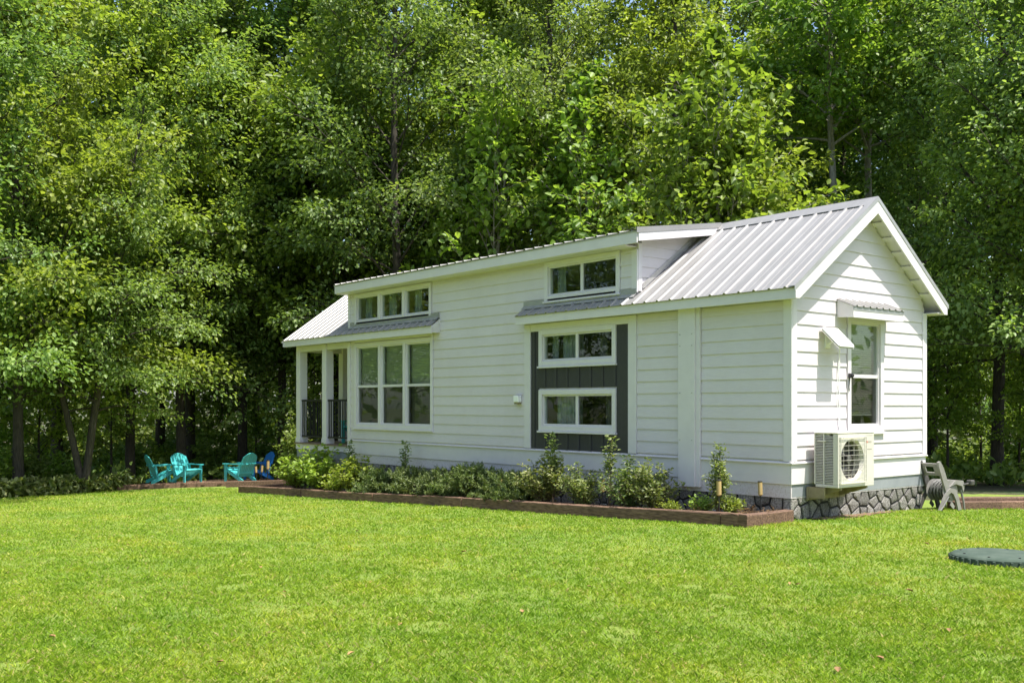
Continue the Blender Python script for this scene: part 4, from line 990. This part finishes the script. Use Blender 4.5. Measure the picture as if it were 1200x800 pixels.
def tree_meshes(name, seed, H, cb, Rc, nl, leaf, per, r0, lean=0.0, top=0.75, droop=0.24, stems=1, flat=0.5):
    rng = np.random.default_rng(seed); wood = []; LP, LA, LN = [], [], []
    for st in range(stems):
        k = 16; z = np.linspace(-0.25, H * (0.96 - 0.06 * st), k)
        az = rng.uniform(0, 6.28); ld = lean if stems == 1 else 0.16 + 0.05 * st
        off = np.cumsum(rng.normal(0, 0.05, (k, 2)), 0) * np.linspace(0, 1, k)[:, None] * H / 12
        tx = np.stack([np.cos(az + st * 2.1) * ld * z + off[:, 0], np.sin(az + st * 2.1) * ld * z + off[:, 1], z], 1)
        tr = r0 * (1 - 0.82 * np.clip(z / H, 0, 1) ** 0.9) * (1 + 0.25 * np.exp(-np.clip(z, 0, None) * 2.2)) * (1 if stems == 1 else 0.72)
        wood.append(tubes(tx[None], tr[None], 10))
        m = nl if stems == 1 else int(nl * 0.55)
        for i in range(m):
            u = (i + rng.random()) / m; h = H * (cb + (0.97 - cb) * u); base = np.array([np.interp(h, z, tx[:, 0]), np.interp(h, z, tx[:, 1]), h])
            prof = (math.sin(math.pi * min(1, 0.28 + 0.70 * u)) ** 0.8) * (1 - (1 - top) * u)
            L = max(0.5, Rc * prof * rng.uniform(0.62, 1.15)); a = i * 2.3999 + rng.normal(0, 0.35)
            pt = R(26) + R(42) * u + rng.normal(0, 0.22); d = np.array([math.cos(a), math.sin(a)])
            s = np.linspace(0, 1, 8); bend = rng.normal(0, 0.13); per_ = np.array([-d[1], d[0]])
            path = np.zeros((8, 3)); path[:, :2] = base[:2] + (s * L * math.cos(pt))[:, None] * d + (bend * L * s * s)[:, None] * per_
            path[:, 2] = base[2] + L * (s * math.sin(pt) + 0.16 * s - droop * s * s * (1.1 - 0.7 * u))
            rb = max(0.014, r0 * 0.30 * (1 - 0.65 * u) * (L / Rc) ** 0.6)
            wood.append(tubes(path[None], (rb * (1 - 0.86 * s))[None], 6))
            ns = int(5 + L * 2.1); ss = np.sort(rng.uniform(0.22, 1.0, ns)); ss[-1] = 1.0
            sp_ = np.stack([np.interp(ss, s, path[:, c]) for c in range(3)], 1); dirL = norm(np.stack([np.interp(ss, s, np.gradient(path[:, c])) for c in range(3)], 1))
            side = np.where(np.arange(ns) % 2 == 0, 1, -1) * rng.uniform(0.45, 1.15, ns); side[-1] = rng.normal(0, 0.2)
            dx = dirL[:, 0] * np.cos(side) - dirL[:, 1] * np.sin(side); dy = dirL[:, 0] * np.sin(side) + dirL[:, 1] * np.cos(side)
            sd = norm(np.stack([dx, dy, dirL[:, 2] * 0.6 + rng.normal(0.18, 0.38, ns)], 1))
            sl_ = np.clip(L * 0.40 * (1.15 - 0.55 * ss) * rng.uniform(0.7, 1.25, ns), 0.35, 1.9)
            q = np.linspace(0, 1, 4); dr = 0.22
            SP = sp_[:, None, :] + sd[:, None, :] * (sl_[:, None] * q)[..., None]; SP[..., 2] -= (dr * sl_[:, None] * q * q)
            wood.append(tubes(SP, np.full((ns, 4), 1.0) * (0.012 * (1 - 0.8 * q)), 3))
            cnt = np.maximum(8, (per * sl_ * rng.choice([0.25, 0.8, 1.1, 1.6], ns))).astype(int); idx = np.repeat(np.arange(ns), cnt); nn = len(idx)
            t = rng.uniform(0.10, 1.10, nn) ** 0.8; O = rng.normal(0, 1, (nn, 3)) * [1, 1, 0.8]
            O *= (0.08 + 0.145 * sl_[idx] * (1.2 - 0.55 * t))[:, None]
            P = sp_[idx] + sd[idx] * (sl_[idx] * t)[:, None] + O; P[:, 2] += -dr * sl_[idx] * t * t
            On = norm(O); A = sd[idx] * 0.6 + On * 0.7 + rng.normal(0, 0.4, (nn, 3)); A[:, 2] -= 0.45
            N = np.tile([0, 0, 0.85], (nn, 1)) + sd[idx] * 0.5 + On * 0.5 + rng.normal(0, flat, (nn, 3))
            LP.append(P); LA.append(A); LN.append(N)
    P, A, N = np.concatenate(LP), np.concatenate(LA), np.concatenate(LN); ln = leaf * rng.uniform(0.65, 1.25, len(P))
    V, Fc = leaves(P, A, N, ln, ln * rng.uniform(0.52, 0.75, len(P)))
    Vw, Fw = join(wood)
    return np_mesh(name + '_trunk', Vw, Fw, True), np_mesh(name + '_crown', V, Fc), len(P)

TREES = {}
def tree_kind(key, lm, bm, **kw):
    tm, cm, n = tree_meshes(key, **kw); tm.materials.append(MATS[bm]); cm.materials.append(MATS[lm]); TREES[key] = (tm, cm); return n
ntot = 0
ntot += tree_kind('maple', 'leaf_mid', 'bark_dark', seed=1, H=19, cb=0.12, Rc=5.0, nl=78, leaf=0.130, per=58, r0=0.16, top=0.55)
ntot += tree_kind('bright', 'leaf_bright', 'bark_dark', seed=2, H=18, cb=0.13, Rc=4.9, nl=72, leaf=0.145, per=52, r0=0.14, top=0.55)
ntot += tree_kind('deep', 'leaf_deep', 'bark_dark', seed=3, H=21, cb=0.16, Rc=4.8, nl=76, leaf=0.135, per=54, r0=0.17, top=0.6)
ntot += tree_kind('pale', 'leaf_bright', 'bark_pale', seed=4, H=19, cb=0.50, Rc=4.0, nl=46, leaf=0.19, per=38, r0=0.17, droop=0.2, top=0.6)
ntot += tree_kind('multi', 'leaf_mid', 'bark_dark', seed=5, H=13, cb=0.19, Rc=4.2, nl=48, leaf=0.135, per=50, r0=0.17, stems=3, droop=0.42)
ntot += tree_kind('slim', 'leaf_deep', 'bark_dark', seed=6, H=22, cb=0.26, Rc=3.4, nl=60, leaf=0.15, per=42, r0=0.15, top=0.65)
ntot += tree_kind('broad', 'leaf_bright', 'bark_pale', seed=9, H=11, cb=0.20, Rc=3.4, nl=48, leaf=0.20, per=24, r0=0.09, top=0.6, droop=0.2)
ntot += tree_kind('sapling', 'leaf_bright', 'bark_dark', seed=8, H=6.0, cb=0.18, Rc=1.9, nl=34, leaf=0.14, per=42, r0=0.05, top=0.5)
print('tree leaves', ntot)
def tree(kind, px, d, scale, rz, label, group, lean=(0, 0), zs=1.0):
    x, y, z = atd(px, d); tm, cm = TREES[kind]
    o = thing('leafy_tree' if kind != 'sapling' else 'sapling', label, 'tree', (x, y, z), rz, group)
    o.scale = (scale, scale, scale * zs); o.rotation_euler = (lean[0], lean[1], rz)
    for nm, me in (('trunk', tm), ('crown', cm)):
        c = bpy.data.objects.new(nm, me); COL.objects.link(c); c.parent = o
    return o
EDGE = 'trees along the edge of the wood'
edge = [
 ('maple', -75, 24.5, 0.95, 0.3, 'dense green tree at the far left edge of the lawn, mostly out of frame'),
 ('bright', 22, 26.5, 1.0, 1.1, 'bright leafy tree filling the upper left corner above the lawn edge'),
 ('multi', 98, 27.0, 0.82, 2.0, 'low spreading tree with several forked trunks at the lawn edge'),
 ('bright', 152, 33.0, 1.12, 4.2, 'tall light green tree behind the forked low tree'),
 ('deep', 213, 33.5, 1.0, 0.6, 'dark straight trunk tree directly behind the farthest turquoise chair'),
 ('maple', 284, 36.5, 1.1, 5.2, 'tall tree behind the turquoise chair nearest the house'),
 ('slim', 330, 36.5, 1.12, 2.6, 'dark trunk tree just left of the porch posts'),
 ('maple', 415, 37.0, 1.1, 1.4, 'tree rising behind the porch roof'),
 ('deep', 468, 31.5, 1.05, 0.2, 'dark tree behind the triple upper windows'),
 ('deep', 640, 30.5, 0.98, 2.2, 'broad dark green tree behind the upper pair of windows'),
 ('bright', 800, 28.5, 0.95, 0.9, 'light green tree behind the start of the ribbed roof'),
 ('broad', 575, 29.5, 1.15, 1.3, 'small large-leaved tree rising behind the middle of the dormer roof'),
 ('broad', 700, 28.0, 1.05, 3.9, 'small large-leaved tree behind the right end of the dormer roof'),
 ('pale', 987, 29.5, 1.0, 5.0, 'tree with a pale bare trunk above the ridge, left of two'),
 ('pale', 1018, 31.0, 1.04, 2.9, 'tree with a pale bare trunk above the ridge, right of two'),
 ('deep', 1075, 34.0, 1.1, 1.2, 'dark tree right behind the gable peak'),
 ('deep', 1168, 27.5, 1.0, 3.3, 'dark trunk tree behind the side border'),
 ('maple', 1240, 24.0, 0.95, 0.5, 'green tree at the right edge of the picture, mostly out of frame'),
 ('bright', 1330, 24.0, 0.95, 2.5, 'light tree beyond the right edge of the picture'),
]
for k, px, d, s, rz, lab in edge: tree(k, px, d, s, rz, lab, EDGE)
rng = random.Random(11)
for (d0, d1, n, kinds) in ((36, 40, 10, ('maple', 'deep', 'bright')), (43, 49, 9, ('deep', 'slim', 'maple')), (54, 62, 8, ('slim', 'deep'))):
    for i in range(n):
        px = -130 + (i + rng.uniform(-.3, .3)) * 1460 / (n - 1)
        tree(rng.choice(kinds), px, rng.uniform(d0, d1), rng.uniform(1.2, 1.5), rng.uniform(0, 6.28), 'tall forest tree standing in the shade behind the edge trees', 'trees deep in the wood')
for i, (px, d, s) in enumerate(((-20, 28, 0.85), (45, 29, 0.85), (130, 33, 0.8), (262, 38, 0.8), (300, 40, .9), (365, 34.5, 0.85), (885, 23.8, 0.80), (845, 23.6, 0.95), (800, 23.8, 0.80), (1110, 28, 0.85), (1150, 31, 0.9), (1195, 28.5, 0.8), (1215, 26, 0.7))):
    lab = ['young sapling in the shade at the left edge', 'young sapling behind the low plants at the lawn edge', 'young sapling between forked tree and chairs', 'sunlit sapling between the two turquoise chair groups', 'sunlit sapling behind the blue chair',
           'sapling beside the porch posts', 'bright sapling whose leaves show just above the ridge', 'bright sapling above the left end of the ridge', 'bright sapling above the end of the dormer rake', 'sapling near the far gable corner',
           'sapling behind the side border', 'sapling among the dark trunks right of the house', 'small sapling at the right edge of the picture'][i]
    tree('broad' if 795 < px < 920 else 'sapling', px, d, s * (1.02 if 795 < px < 920 else 1), i * 1.7, lab, 'saplings at the wood edge')

# the trees round the rest of the lawn, which the window panes mirror
for i, (x, y) in enumerate(((-21, -13), (-20, -19), (-17, -24), (-12, -29), (-6, -32), (2, -33), (12, -32), (25, -14), (30, -4), (29, 5), (27, 13), (21, 19))):
    o = tree(('maple', 'deep', 'bright')[i % 3], 600, 30, 0.95, i * 1.3, 'leafy tree across the lawn, behind the viewpoint, mirrored in the windows', 'trees across the lawn')
    o.location = (x, y, G(x, y))
# ------------------------------------------------------------------ undergrowth and shrubs
def shrub_mesh(name, seed, h, r, stems, per, leaf, ratio=0.5, spread=0.5, flat=0.7, cluster=1.0, tip=0.0):
    rng = np.random.default_rng(seed); paths = []; LP, LA, LN = [], [], []
    k = 7; s = np.linspace(0, 1, k)
    for i in range(stems):
        a = rng.uniform(0, 6.28); out = r * rng.uniform(0.15, 1.0) ** 0.7; hh = h * rng.uniform(0.55, 1.0) * (1 - 0.35 * (out / r) ** 2)
        if i == 0: hh = h; out = r * 0.15
        b = rng.normal(0, 0.06 * r, 2)
        p = np.zeros((k, 3)); p[:, 0] = b[0] + out * math.cos(a) * s ** (1 + spread); p[:, 1] = b[1] + out * math.sin(a) * s ** (1 + spread); p[:, 2] = hh * s - 0.03
        p[:, :2] += rng.normal(0, 0.012, (k, 2)) * s[:, None]; paths.append(p)
        n = max(5, int(per * hh * rng.uniform(0.7, 1.3))); t = rng.uniform(max(0.12, tip), 1.03, n) if tip else rng.uniform(0.15, 1.03, n) ** 0.75
        P = np.stack([np.interp(t, s, p[:, c]) for c in range(3)], 1); az = rng.uniform(0, 6.28, n); rad = np.abs(rng.normal(0, 0.5, n)) * cluster * leaf * 1.6 + leaf * 0.3
        O = np.stack([np.cos(az), np.sin(az), rng.uniform(-.3, .7, n)], 1); P = P + norm(O) * rad[:, None]
        LP.append(P); LA.append(O + rng.normal(0, .3, (n, 3))); LN.append(np.tile([0, 0, 1.0], (n, 1)) + O * 0.3 + rng.normal(0, flat, (n, 3)))
    P = np.concatenate(LP); ln = leaf * rng.uniform(0.6, 1.2, len(P))
    P[:, 2] = np.maximum(P[:, 2], 0.01)
    V, Fc = leaves(P, np.concatenate(LA), np.concatenate(LN), ln, ln * ratio)
    Pt = np.stack(paths); Vs, Fs = tubes(Pt, np.full((len(paths), k), 1.0) * (0.007 * (1 - 0.75 * s)) * (0.6 + h * 0.5), 5)
    return np_mesh(name + '_stems', Vs, Fs, True), np_mesh(name + '_leaves', V, Fc)
def juniper_mesh(name, seed, h, r, arms):
    rng = np.random.default_rng(seed); LP, LA, LN, LL = [], [], [], []; paths = []; k = 6; s = np.linspace(0, 1, k)
    for i in range(arms):
        a = rng.uniform(0, 6.28); el = rng.uniform(0.25, 1.35); L = r * rng.uniform(0.65, 1.1) if el < 0.9 else h * rng.uniform(0.7, 1.05)
        d = np.array([math.cos(a) * math.cos(el), math.sin(a) * math.cos(el), math.sin(el)])
        p = s[:, None] * d * L; p[:, 2] = p[:, 2] - 0.10 * L * s * s + 0.02; paths.append(p)
        n = int(150 * L); t = rng.uniform(0.25, 1.0, n); P = np.stack([np.interp(t, s, p[:, c]) for c in range(3)], 1)
        O = norm(rng.normal(0, 1, (n, 3)) + d * 1.1); LP.append(P + O * 0.03); LA.append(O); LN.append(rng.normal(0, 1, (n, 3)) + [0, 0, .8])
    P = np.concatenate(LP); P[:, 2] = np.maximum(P[:, 2], 0.01); rng.random()
    V, Fc = leaves(P, np.concatenate(LA), np.concatenate(LN), rng.uniform(0.05, 0.10, len(P)), 0.016, six=False)
    Vs, Fs = tubes(np.stack(paths), np.full((len(paths), k), 1.0) * (0.006 * (1 - 0.8 * s)), 4)
    return np_mesh(name + '_stems', Vs, Fs), np_mesh(name + '_leaves', V, Fc)
def plant(name, meshes, lm, loc, scale, rz, label, cat, group=None, zs=1.0):
    sm, lf = meshes
    if not sm.materials: sm.materials.append(MATS['twig']); lf.materials.append(MATS[lm])
    o = thing(name, label, cat, loc, rz, group); o.scale = (scale, scale, scale * zs)
    for nm, me in (('stems', sm), ('leaves', lf)):
        c = bpy.data.objects.new(nm, me); COL.objects.link(c); c.parent = o
    return o
pale1 = shrub_mesh('pale1', 21, 0.80, 0.46, 52, 95, 0.055, 0.5)
pale2 = shrub_mesh('pale2', 22, 0.80, 0.48, 50, 95, 0.055, 0.5)
thin = shrub_mesh('thin', 23, 1.0, 0.10, 4, 90, 0.06, 0.5, tip=0.55)
lime = shrub_mesh('lime', 24, 0.90, 0.66, 44, 70, 0.085, 0.62)
colm = shrub_mesh('column', 25, 1.0, 0.14, 18, 130, 0.05, 0.5, spread=0.1)
low = shrub_mesh('low', 26, 0.34, 0.28, 30, 90, 0.055, 0.5)
dry = shrub_mesh('dry', 27, 0.22, 0.22, 22, 40, 0.05, 0.12)
jun1 = juniper_mesh('jun1', 31, 0.62, 0.68, 130); jun2 = juniper_mesh('jun2', 32, 0.6, 0.62, 120)
vine = shrub_mesh('vine', 33, 2.2, 0.45, 26, 60, 0.085, 0.6, spread=0.0)
bush = shrub_mesh('bush', 34, 1.3, 1.0, 34, 45, 0.13, 0.55)
bush2 = shrub_mesh('bush2', 35, 1.7, 0.9, 30, 45, 0.15, 0.6)
def bed(px, y, **k):
    x, _ = ony(px, 560, y); return (x, y, G(x, y) + 0.075)
BG = 'plants in the bed along the house'
plant('shrub', pale1, 'leaf_shrub', bed(638, -0.62), 1.2, 0.4, 'pale variegated shrub under the lower dark-bay window', 'shrub', BG)
plant('shrub', thin, 'leaf_shrub', bed(648, -0.6), 1.2, 1.0, 'thin upright leafy shoot rising in front of the lower bay window', 'shrub', BG)
plant('shrub', pale2, 'leaf_shrub', bed(684, -0.62), 0.95, 2.2, 'small pale shrub between the two tall shoots', 'shrub', BG)
plant('shrub', thin, 'leaf_shrub', bed(714, -0.6), 1.15, 3.1, 'bare-stemmed shrub with a leafy tuft at the bay corner', 'shrub', BG)
plant('shrub', pale2, 'leaf_shrub', bed(736, -0.66), 1.08, 0.2, 'rounded pale shrub right of the dark bay', 'shrub', BG)
plant('shrub', pale1, 'leaf_shrub', bed(766, -0.62), 1.05, 4.0, 'loose pale shrub beside the wide white wall board', 'shrub', BG)
plant('shrub', low, 'leaf_lime', bed(786, -0.72), 0.7, 1.0, 'small low lime plant at the front timber', 'plant', BG)
plant('shrub', colm, 'leaf_shrub', bed(842, -0.6), 1.02, 0.0, 'narrow upright dark shrub near the house corner', 'shrub', BG)
plant('shrub', low, 'leaf_shrub', bed(822, -0.55), 0.95, 2.0, 'small green plant left of the narrow upright shrub', 'plant', BG)
plant('shrub', low, 'leaf_shrub', bed(857, -0.45), 0.9, 3.0, 'small green plant right of the narrow upright shrub', 'plant', BG)
for i, px in enumerate((812, 868, 884, 905)):
    plant('dry_tuft', dry, 'dry_leaf', bed(px, -0.45 if i else -0.8), 0.8, i * 1.3, ['dry brown tuft by the wide wall board', 'dry brown tuft right of the upright shrub', 'dry brown tuft before the stone base', 'dry brown tuft at the bed corner'][i], 'plant', 'dry tufts in the bed')
for i, (px, y, s) in enumerate(((446, -0.6, 1.05), (484, -0.58, 1.1), (522, -0.6, 1.15), (552, -0.58, 1.2), (588, -0.62, 1.05), (610, -0.6, 1.0))):
    plant('juniper', jun1 if i % 2 else jun2, 'leaf_juniper', bed(px, y), s, i * 1.1, ['first', 'second', 'third', 'fourth', 'fifth', 'sixth'][i] + ' low feathery juniper in the bed, counted from the porch', 'juniper', BG)
plant('shrub', lime, 'leaf_lime', bed(372, -0.6), 1.25, 0.3, 'bright lime shrub in front of the porch', 'shrub', BG)
plant('shrub', lime, 'leaf_shrub', bed(348, -0.3), 1.0, 2.6, 'green shrub at the porch corner, left of the lime one', 'shrub', BG)
plant('shrub', lime, 'leaf_shrub', bed(420, -0.62), 1.0, 1.6, 'mid green shrub below the triple window, next to the lime one', 'shrub', BG)
plant('shrub', low, 'leaf_lime', bed(392, -0.8), 1.3, 1.9, 'low lime plant at the timber below the porch', 'plant', BG)
plant('shrub', thin, 'leaf_shrub', bed(411, -0.3), 1.15, 0.9, 'slender shoot beside the porch corner board', 'shrub', BG)
plant('shrub', thin, 'leaf_juniper', bed(474, -0.35), 1.12, 2.9, 'slender two-armed shoot under the triple window', 'shrub', BG)
plant('climber', vine, 'leaf_mid', atd(343, 27.0), 0.95, 0.5, 'dark leafy climber on the trunk left of the porch', 'climber', None)

UG = 'bushes under the trees'
ug = [(-40, 26, 1.0), (8, 27, 0.9), (35, 27.5, .75), (60, 32, 1.0), (150, 35, 1.0), (185, 38, 1.1), (250, 37, 1.0), (275, 40, 1.1), (310, 38, 1.0), (345, 35, 1.0), (205, 44, 1.3), (120, 42, 1.3), (60, 40, 1.2), (0, 36, 1.1), (375, 38, 1.1),
      (1105, 30, 0.9), (1140, 33, 1.0), (1175, 31, 0.9), (1205, 29, 0.9), (1125, 38, 1.2), (1165, 40, 1.2), (1210, 37, 1.2), (230, 50, 1.6), (300, 52, 1.6), (150, 55, 1.7), (60, 52, 1.6), (-20, 48, 1.5), (1150, 50, 1.5), (1220, 48, 1.5)]
for i, (px, d, s) in enumerate(ug):
    plant('bush', bush if i % 2 else bush2, 'leaf_bright' if i % 2 else 'leaf_mid', atd(px, d), s, i * 2.1, 'leafy bush growing in the shade beneath the forest trees', 'bush', UG)

# low leafy plants on the forest edge and ferny ground cover: nobody could count them
def cover(name, n, gen, leaf, lm, label, seed, hmax):
    rng = np.random.default_rng(seed); XY = gen(rng, n); X, Y = XY[:, 0], XY[:, 1]
    k = 9; idx = np.repeat(np.arange(len(X)), k); m = len(idx); hs = rng.uniform(0.4, 1.0, len(X)) * hmax
    P = np.stack([X[idx] + rng.normal(0, .10, m), Y[idx] + rng.normal(0, .10, m), gh(X, Y)[idx] + hs[idx] * rng.uniform(0.15, 1.0, m)], 1)
    A = rng.normal(0, 1, (m, 3)) + [0, 0, 0.5]; N = rng.normal(0, .6, (m, 3)) + [0, 0, 1]; ln = leaf * rng.uniform(0.6, 1.3, m)
    V, Fc = leaves(P, A, N, ln, ln * 0.45)
    o = link(name, np_mesh(name, V, Fc), lm); tag(o, label, 'undergrowth', kind='stuff'); return o
def edge_gen(rng, n):
    px = rng.uniform(-140, 140, n); base = np.interp(px, [-140, 0, 60, 135], [595, 583.5, 580, 574.5]); out = []
    for p, b in zip(px, base):
        x, y, z = gpt(p, b); r = rng.uniform(-0.5, 1.2); out.append((x + FW[0] * r, y + FW[1] * r))
    return np.array(out)
cover('edge_undergrowth', 700, edge_gen, 0.17, 'leaf_shrub', 'low leafy plants along the shaded edge of the lawn', 51, 0.5)
def deep_gen(rng, n):
    px = rng.uniform(-150, 1350, n); d = rng.uniform(31, 62, n); out = []
    for p, q in zip(px, d):
        if 400 < p < 1060: continue
        if p > 900: q -= 6
        x, y, z = atd(p, q); out.append((x, y))
    return np.array(out)
cover('forest_undergrowth', 5200, deep_gen, 0.24, 'leaf_mid', 'green undergrowth covering the floor of the wood', 52, 0.8)
# the far side of the wood reads as one mass of leaves
def far_wood():
    rng = np.random.default_rng(61); n = 60000; m = 44000
    th = np.concatenate([YAW + R(90) + rng.uniform(-1, 1, m) * R(42), YAW + R(90) + R(42) + rng.uniform(0, 1, n - m) * R(276)])
    d = np.where(np.arange(n) < m, rng.uniform(66, 84, n), rng.uniform(42, 60, n))
    X = CAM[0] + d * np.cos(th); Y = CAM[1] + d * np.sin(th)
    c = np.sin(X * 0.55) * np.cos(Y * 0.6); Z = gh(X, Y) + rng.random(n) ** 0.9 * (13 + 3 * c)
    V, Fc = leaves(np.stack([X, Y, Z], 1), rng.normal(0, 1, (n, 3)), rng.normal(0, .6, (n, 3)) + [0, 0, 1], rng.uniform(.5, 1.0, n), rng.uniform(.35, .6, n), six=False)
    tag(link('far_wood', np_mesh('far_wood', V, Fc), 'leaf_deep'), 'distant mass of forest leaves behind all the trunks', 'woodland', kind='stuff')
far_wood()

# ------------------------------------------------------------------ grass blades, fallen leaves
def grass():
    rng = np.random.default_rng(71); n = 720000
    d = 4.6 * np.exp(rng.random(n) * math.log(27.5 / 4.6)); a = rng.uniform(-0.66, 0.62, n)
    X = CAM[0] + d * (FW[0] + a * RT[0]); Y = CAM[1] + d * (FW[1] + a * RT[1])
    k = inside(LAWN, X, Y)
    k &= ~((X < 0.03) & (Y > YB - 0.05) & (X > -15.3)) & ~((X < 0.0) & (Y > -0.1) & (Y < 4)) & (((X - LID[0]) ** 2 + (Y - LID[1]) ** 2) > 0.47 ** 2) & ~((X < 0.26) & (Y > 0.3) & (Y < 2.2) & (rng.random(n) < 0.85))
    # bare spots by noise
    f = np.sin(X * 2.1 + 1.3 * np.sin(Y * 1.7)) * np.sin(Y * 2.6 + 1.1 * np.sin(X * 1.9)) + 0.5 * np.sin(X * 6.1 + Y * 3.3) * np.sin(Y * 5.7 - X * 2.2)
    k &= (f < 1.02) | (rng.random(n) < 0.25)
    X, Y, d = X[k], Y[k], d[k]; n = len(X); g = 1 + (np.maximum(d, 5.5) - 5.5) * 0.16
    h = rng.uniform(0.014, 0.035, n) * (1 + 0.25 * f[k]) * (0.75 + 0.25 * np.sqrt(g)); wd = rng.uniform(0.0026, 0.0048, n) * g
    az = rng.uniform(0, 6.28, n); ta = rng.uniform(0, 6.28, n); ln = rng.uniform(0.3, 1.15, n) * h
    Bv = np.stack([np.cos(az), np.sin(az), np.zeros(n)], 1) * wd[:, None] / 2; Lv = np.stack([np.cos(ta), np.sin(ta), np.zeros(n)], 1) * ln[:, None]
    m = int(n * 0.28); c = rng.integers(0, n, m // 9)[np.arange(m) % (m // 9)]      # part of the blades stand in small tufts
    X[:m] = X[c] + rng.normal(0, 0.014, m) * g[c]; Y[:m] = Y[c] + rng.normal(0, 0.014, m) * g[c]; h[:m] *= 1.15
    P = np.stack([X, Y, gh(X, Y) + 0.003], 1); up = np.array([0, 0, 1.0])
    V = np.stack([P - Bv, P + Bv, P + Lv * 0.35 + up * (h * 0.62)[:, None] + Bv * 0.7, P + Lv + up * (h * 0.9)[:, None]], 1)
    b = np.arange(n)[:, None] * 4
    Fc = np.concatenate([b + [0, 1, 2], b + [0, 2, 3]], 0)
    o = link('grass', np_mesh('grass', V.reshape(-1, 3), Fc), 'grass_blade'); tag(o, 'short bright green mown grass of the lawn', 'grass', kind='stuff')
    print('blades', n)
grass()
def litter():
    rng = np.random.default_rng(81); me = []
    spots = [gpt(px, py) for px, py in ((936, 688), (925, 686), (1065, 697), (400, 767), (412, 770), (1030, 776), (720, 681), (650, 662), (305, 667), (333, 696), (545, 650), (980, 790), (60, 750), (200, 700), (470, 735), (1085, 640), (860, 655), (150, 640), (610, 720), (770, 745), (260, 780), (1110, 742), (690, 690), (420, 625))]
    for i, (x, y, z) in enumerate(spots):
        V, Fc = leaves(np.array([[0, 0, 0.055]]), np.array([[1., 0.2, 0.15]]), np.array([[0.1, 0.2, 1.]]), 0.09, 0.055, 0.3)
        o = link('fallen_leaf', np_mesh('fallen_leaf', V, Fc), 'dry_leaf'); o.location = (x, y, G(x, y)); o.rotation_euler = (0.2, -0.2, i * 1.9); o.scale = (rng.uniform(.4, .8),) * 3
        tag(o, 'small dry brown leaf fallen on the lawn', 'leaf', 'dry leaves fallen on the lawn')
litter()
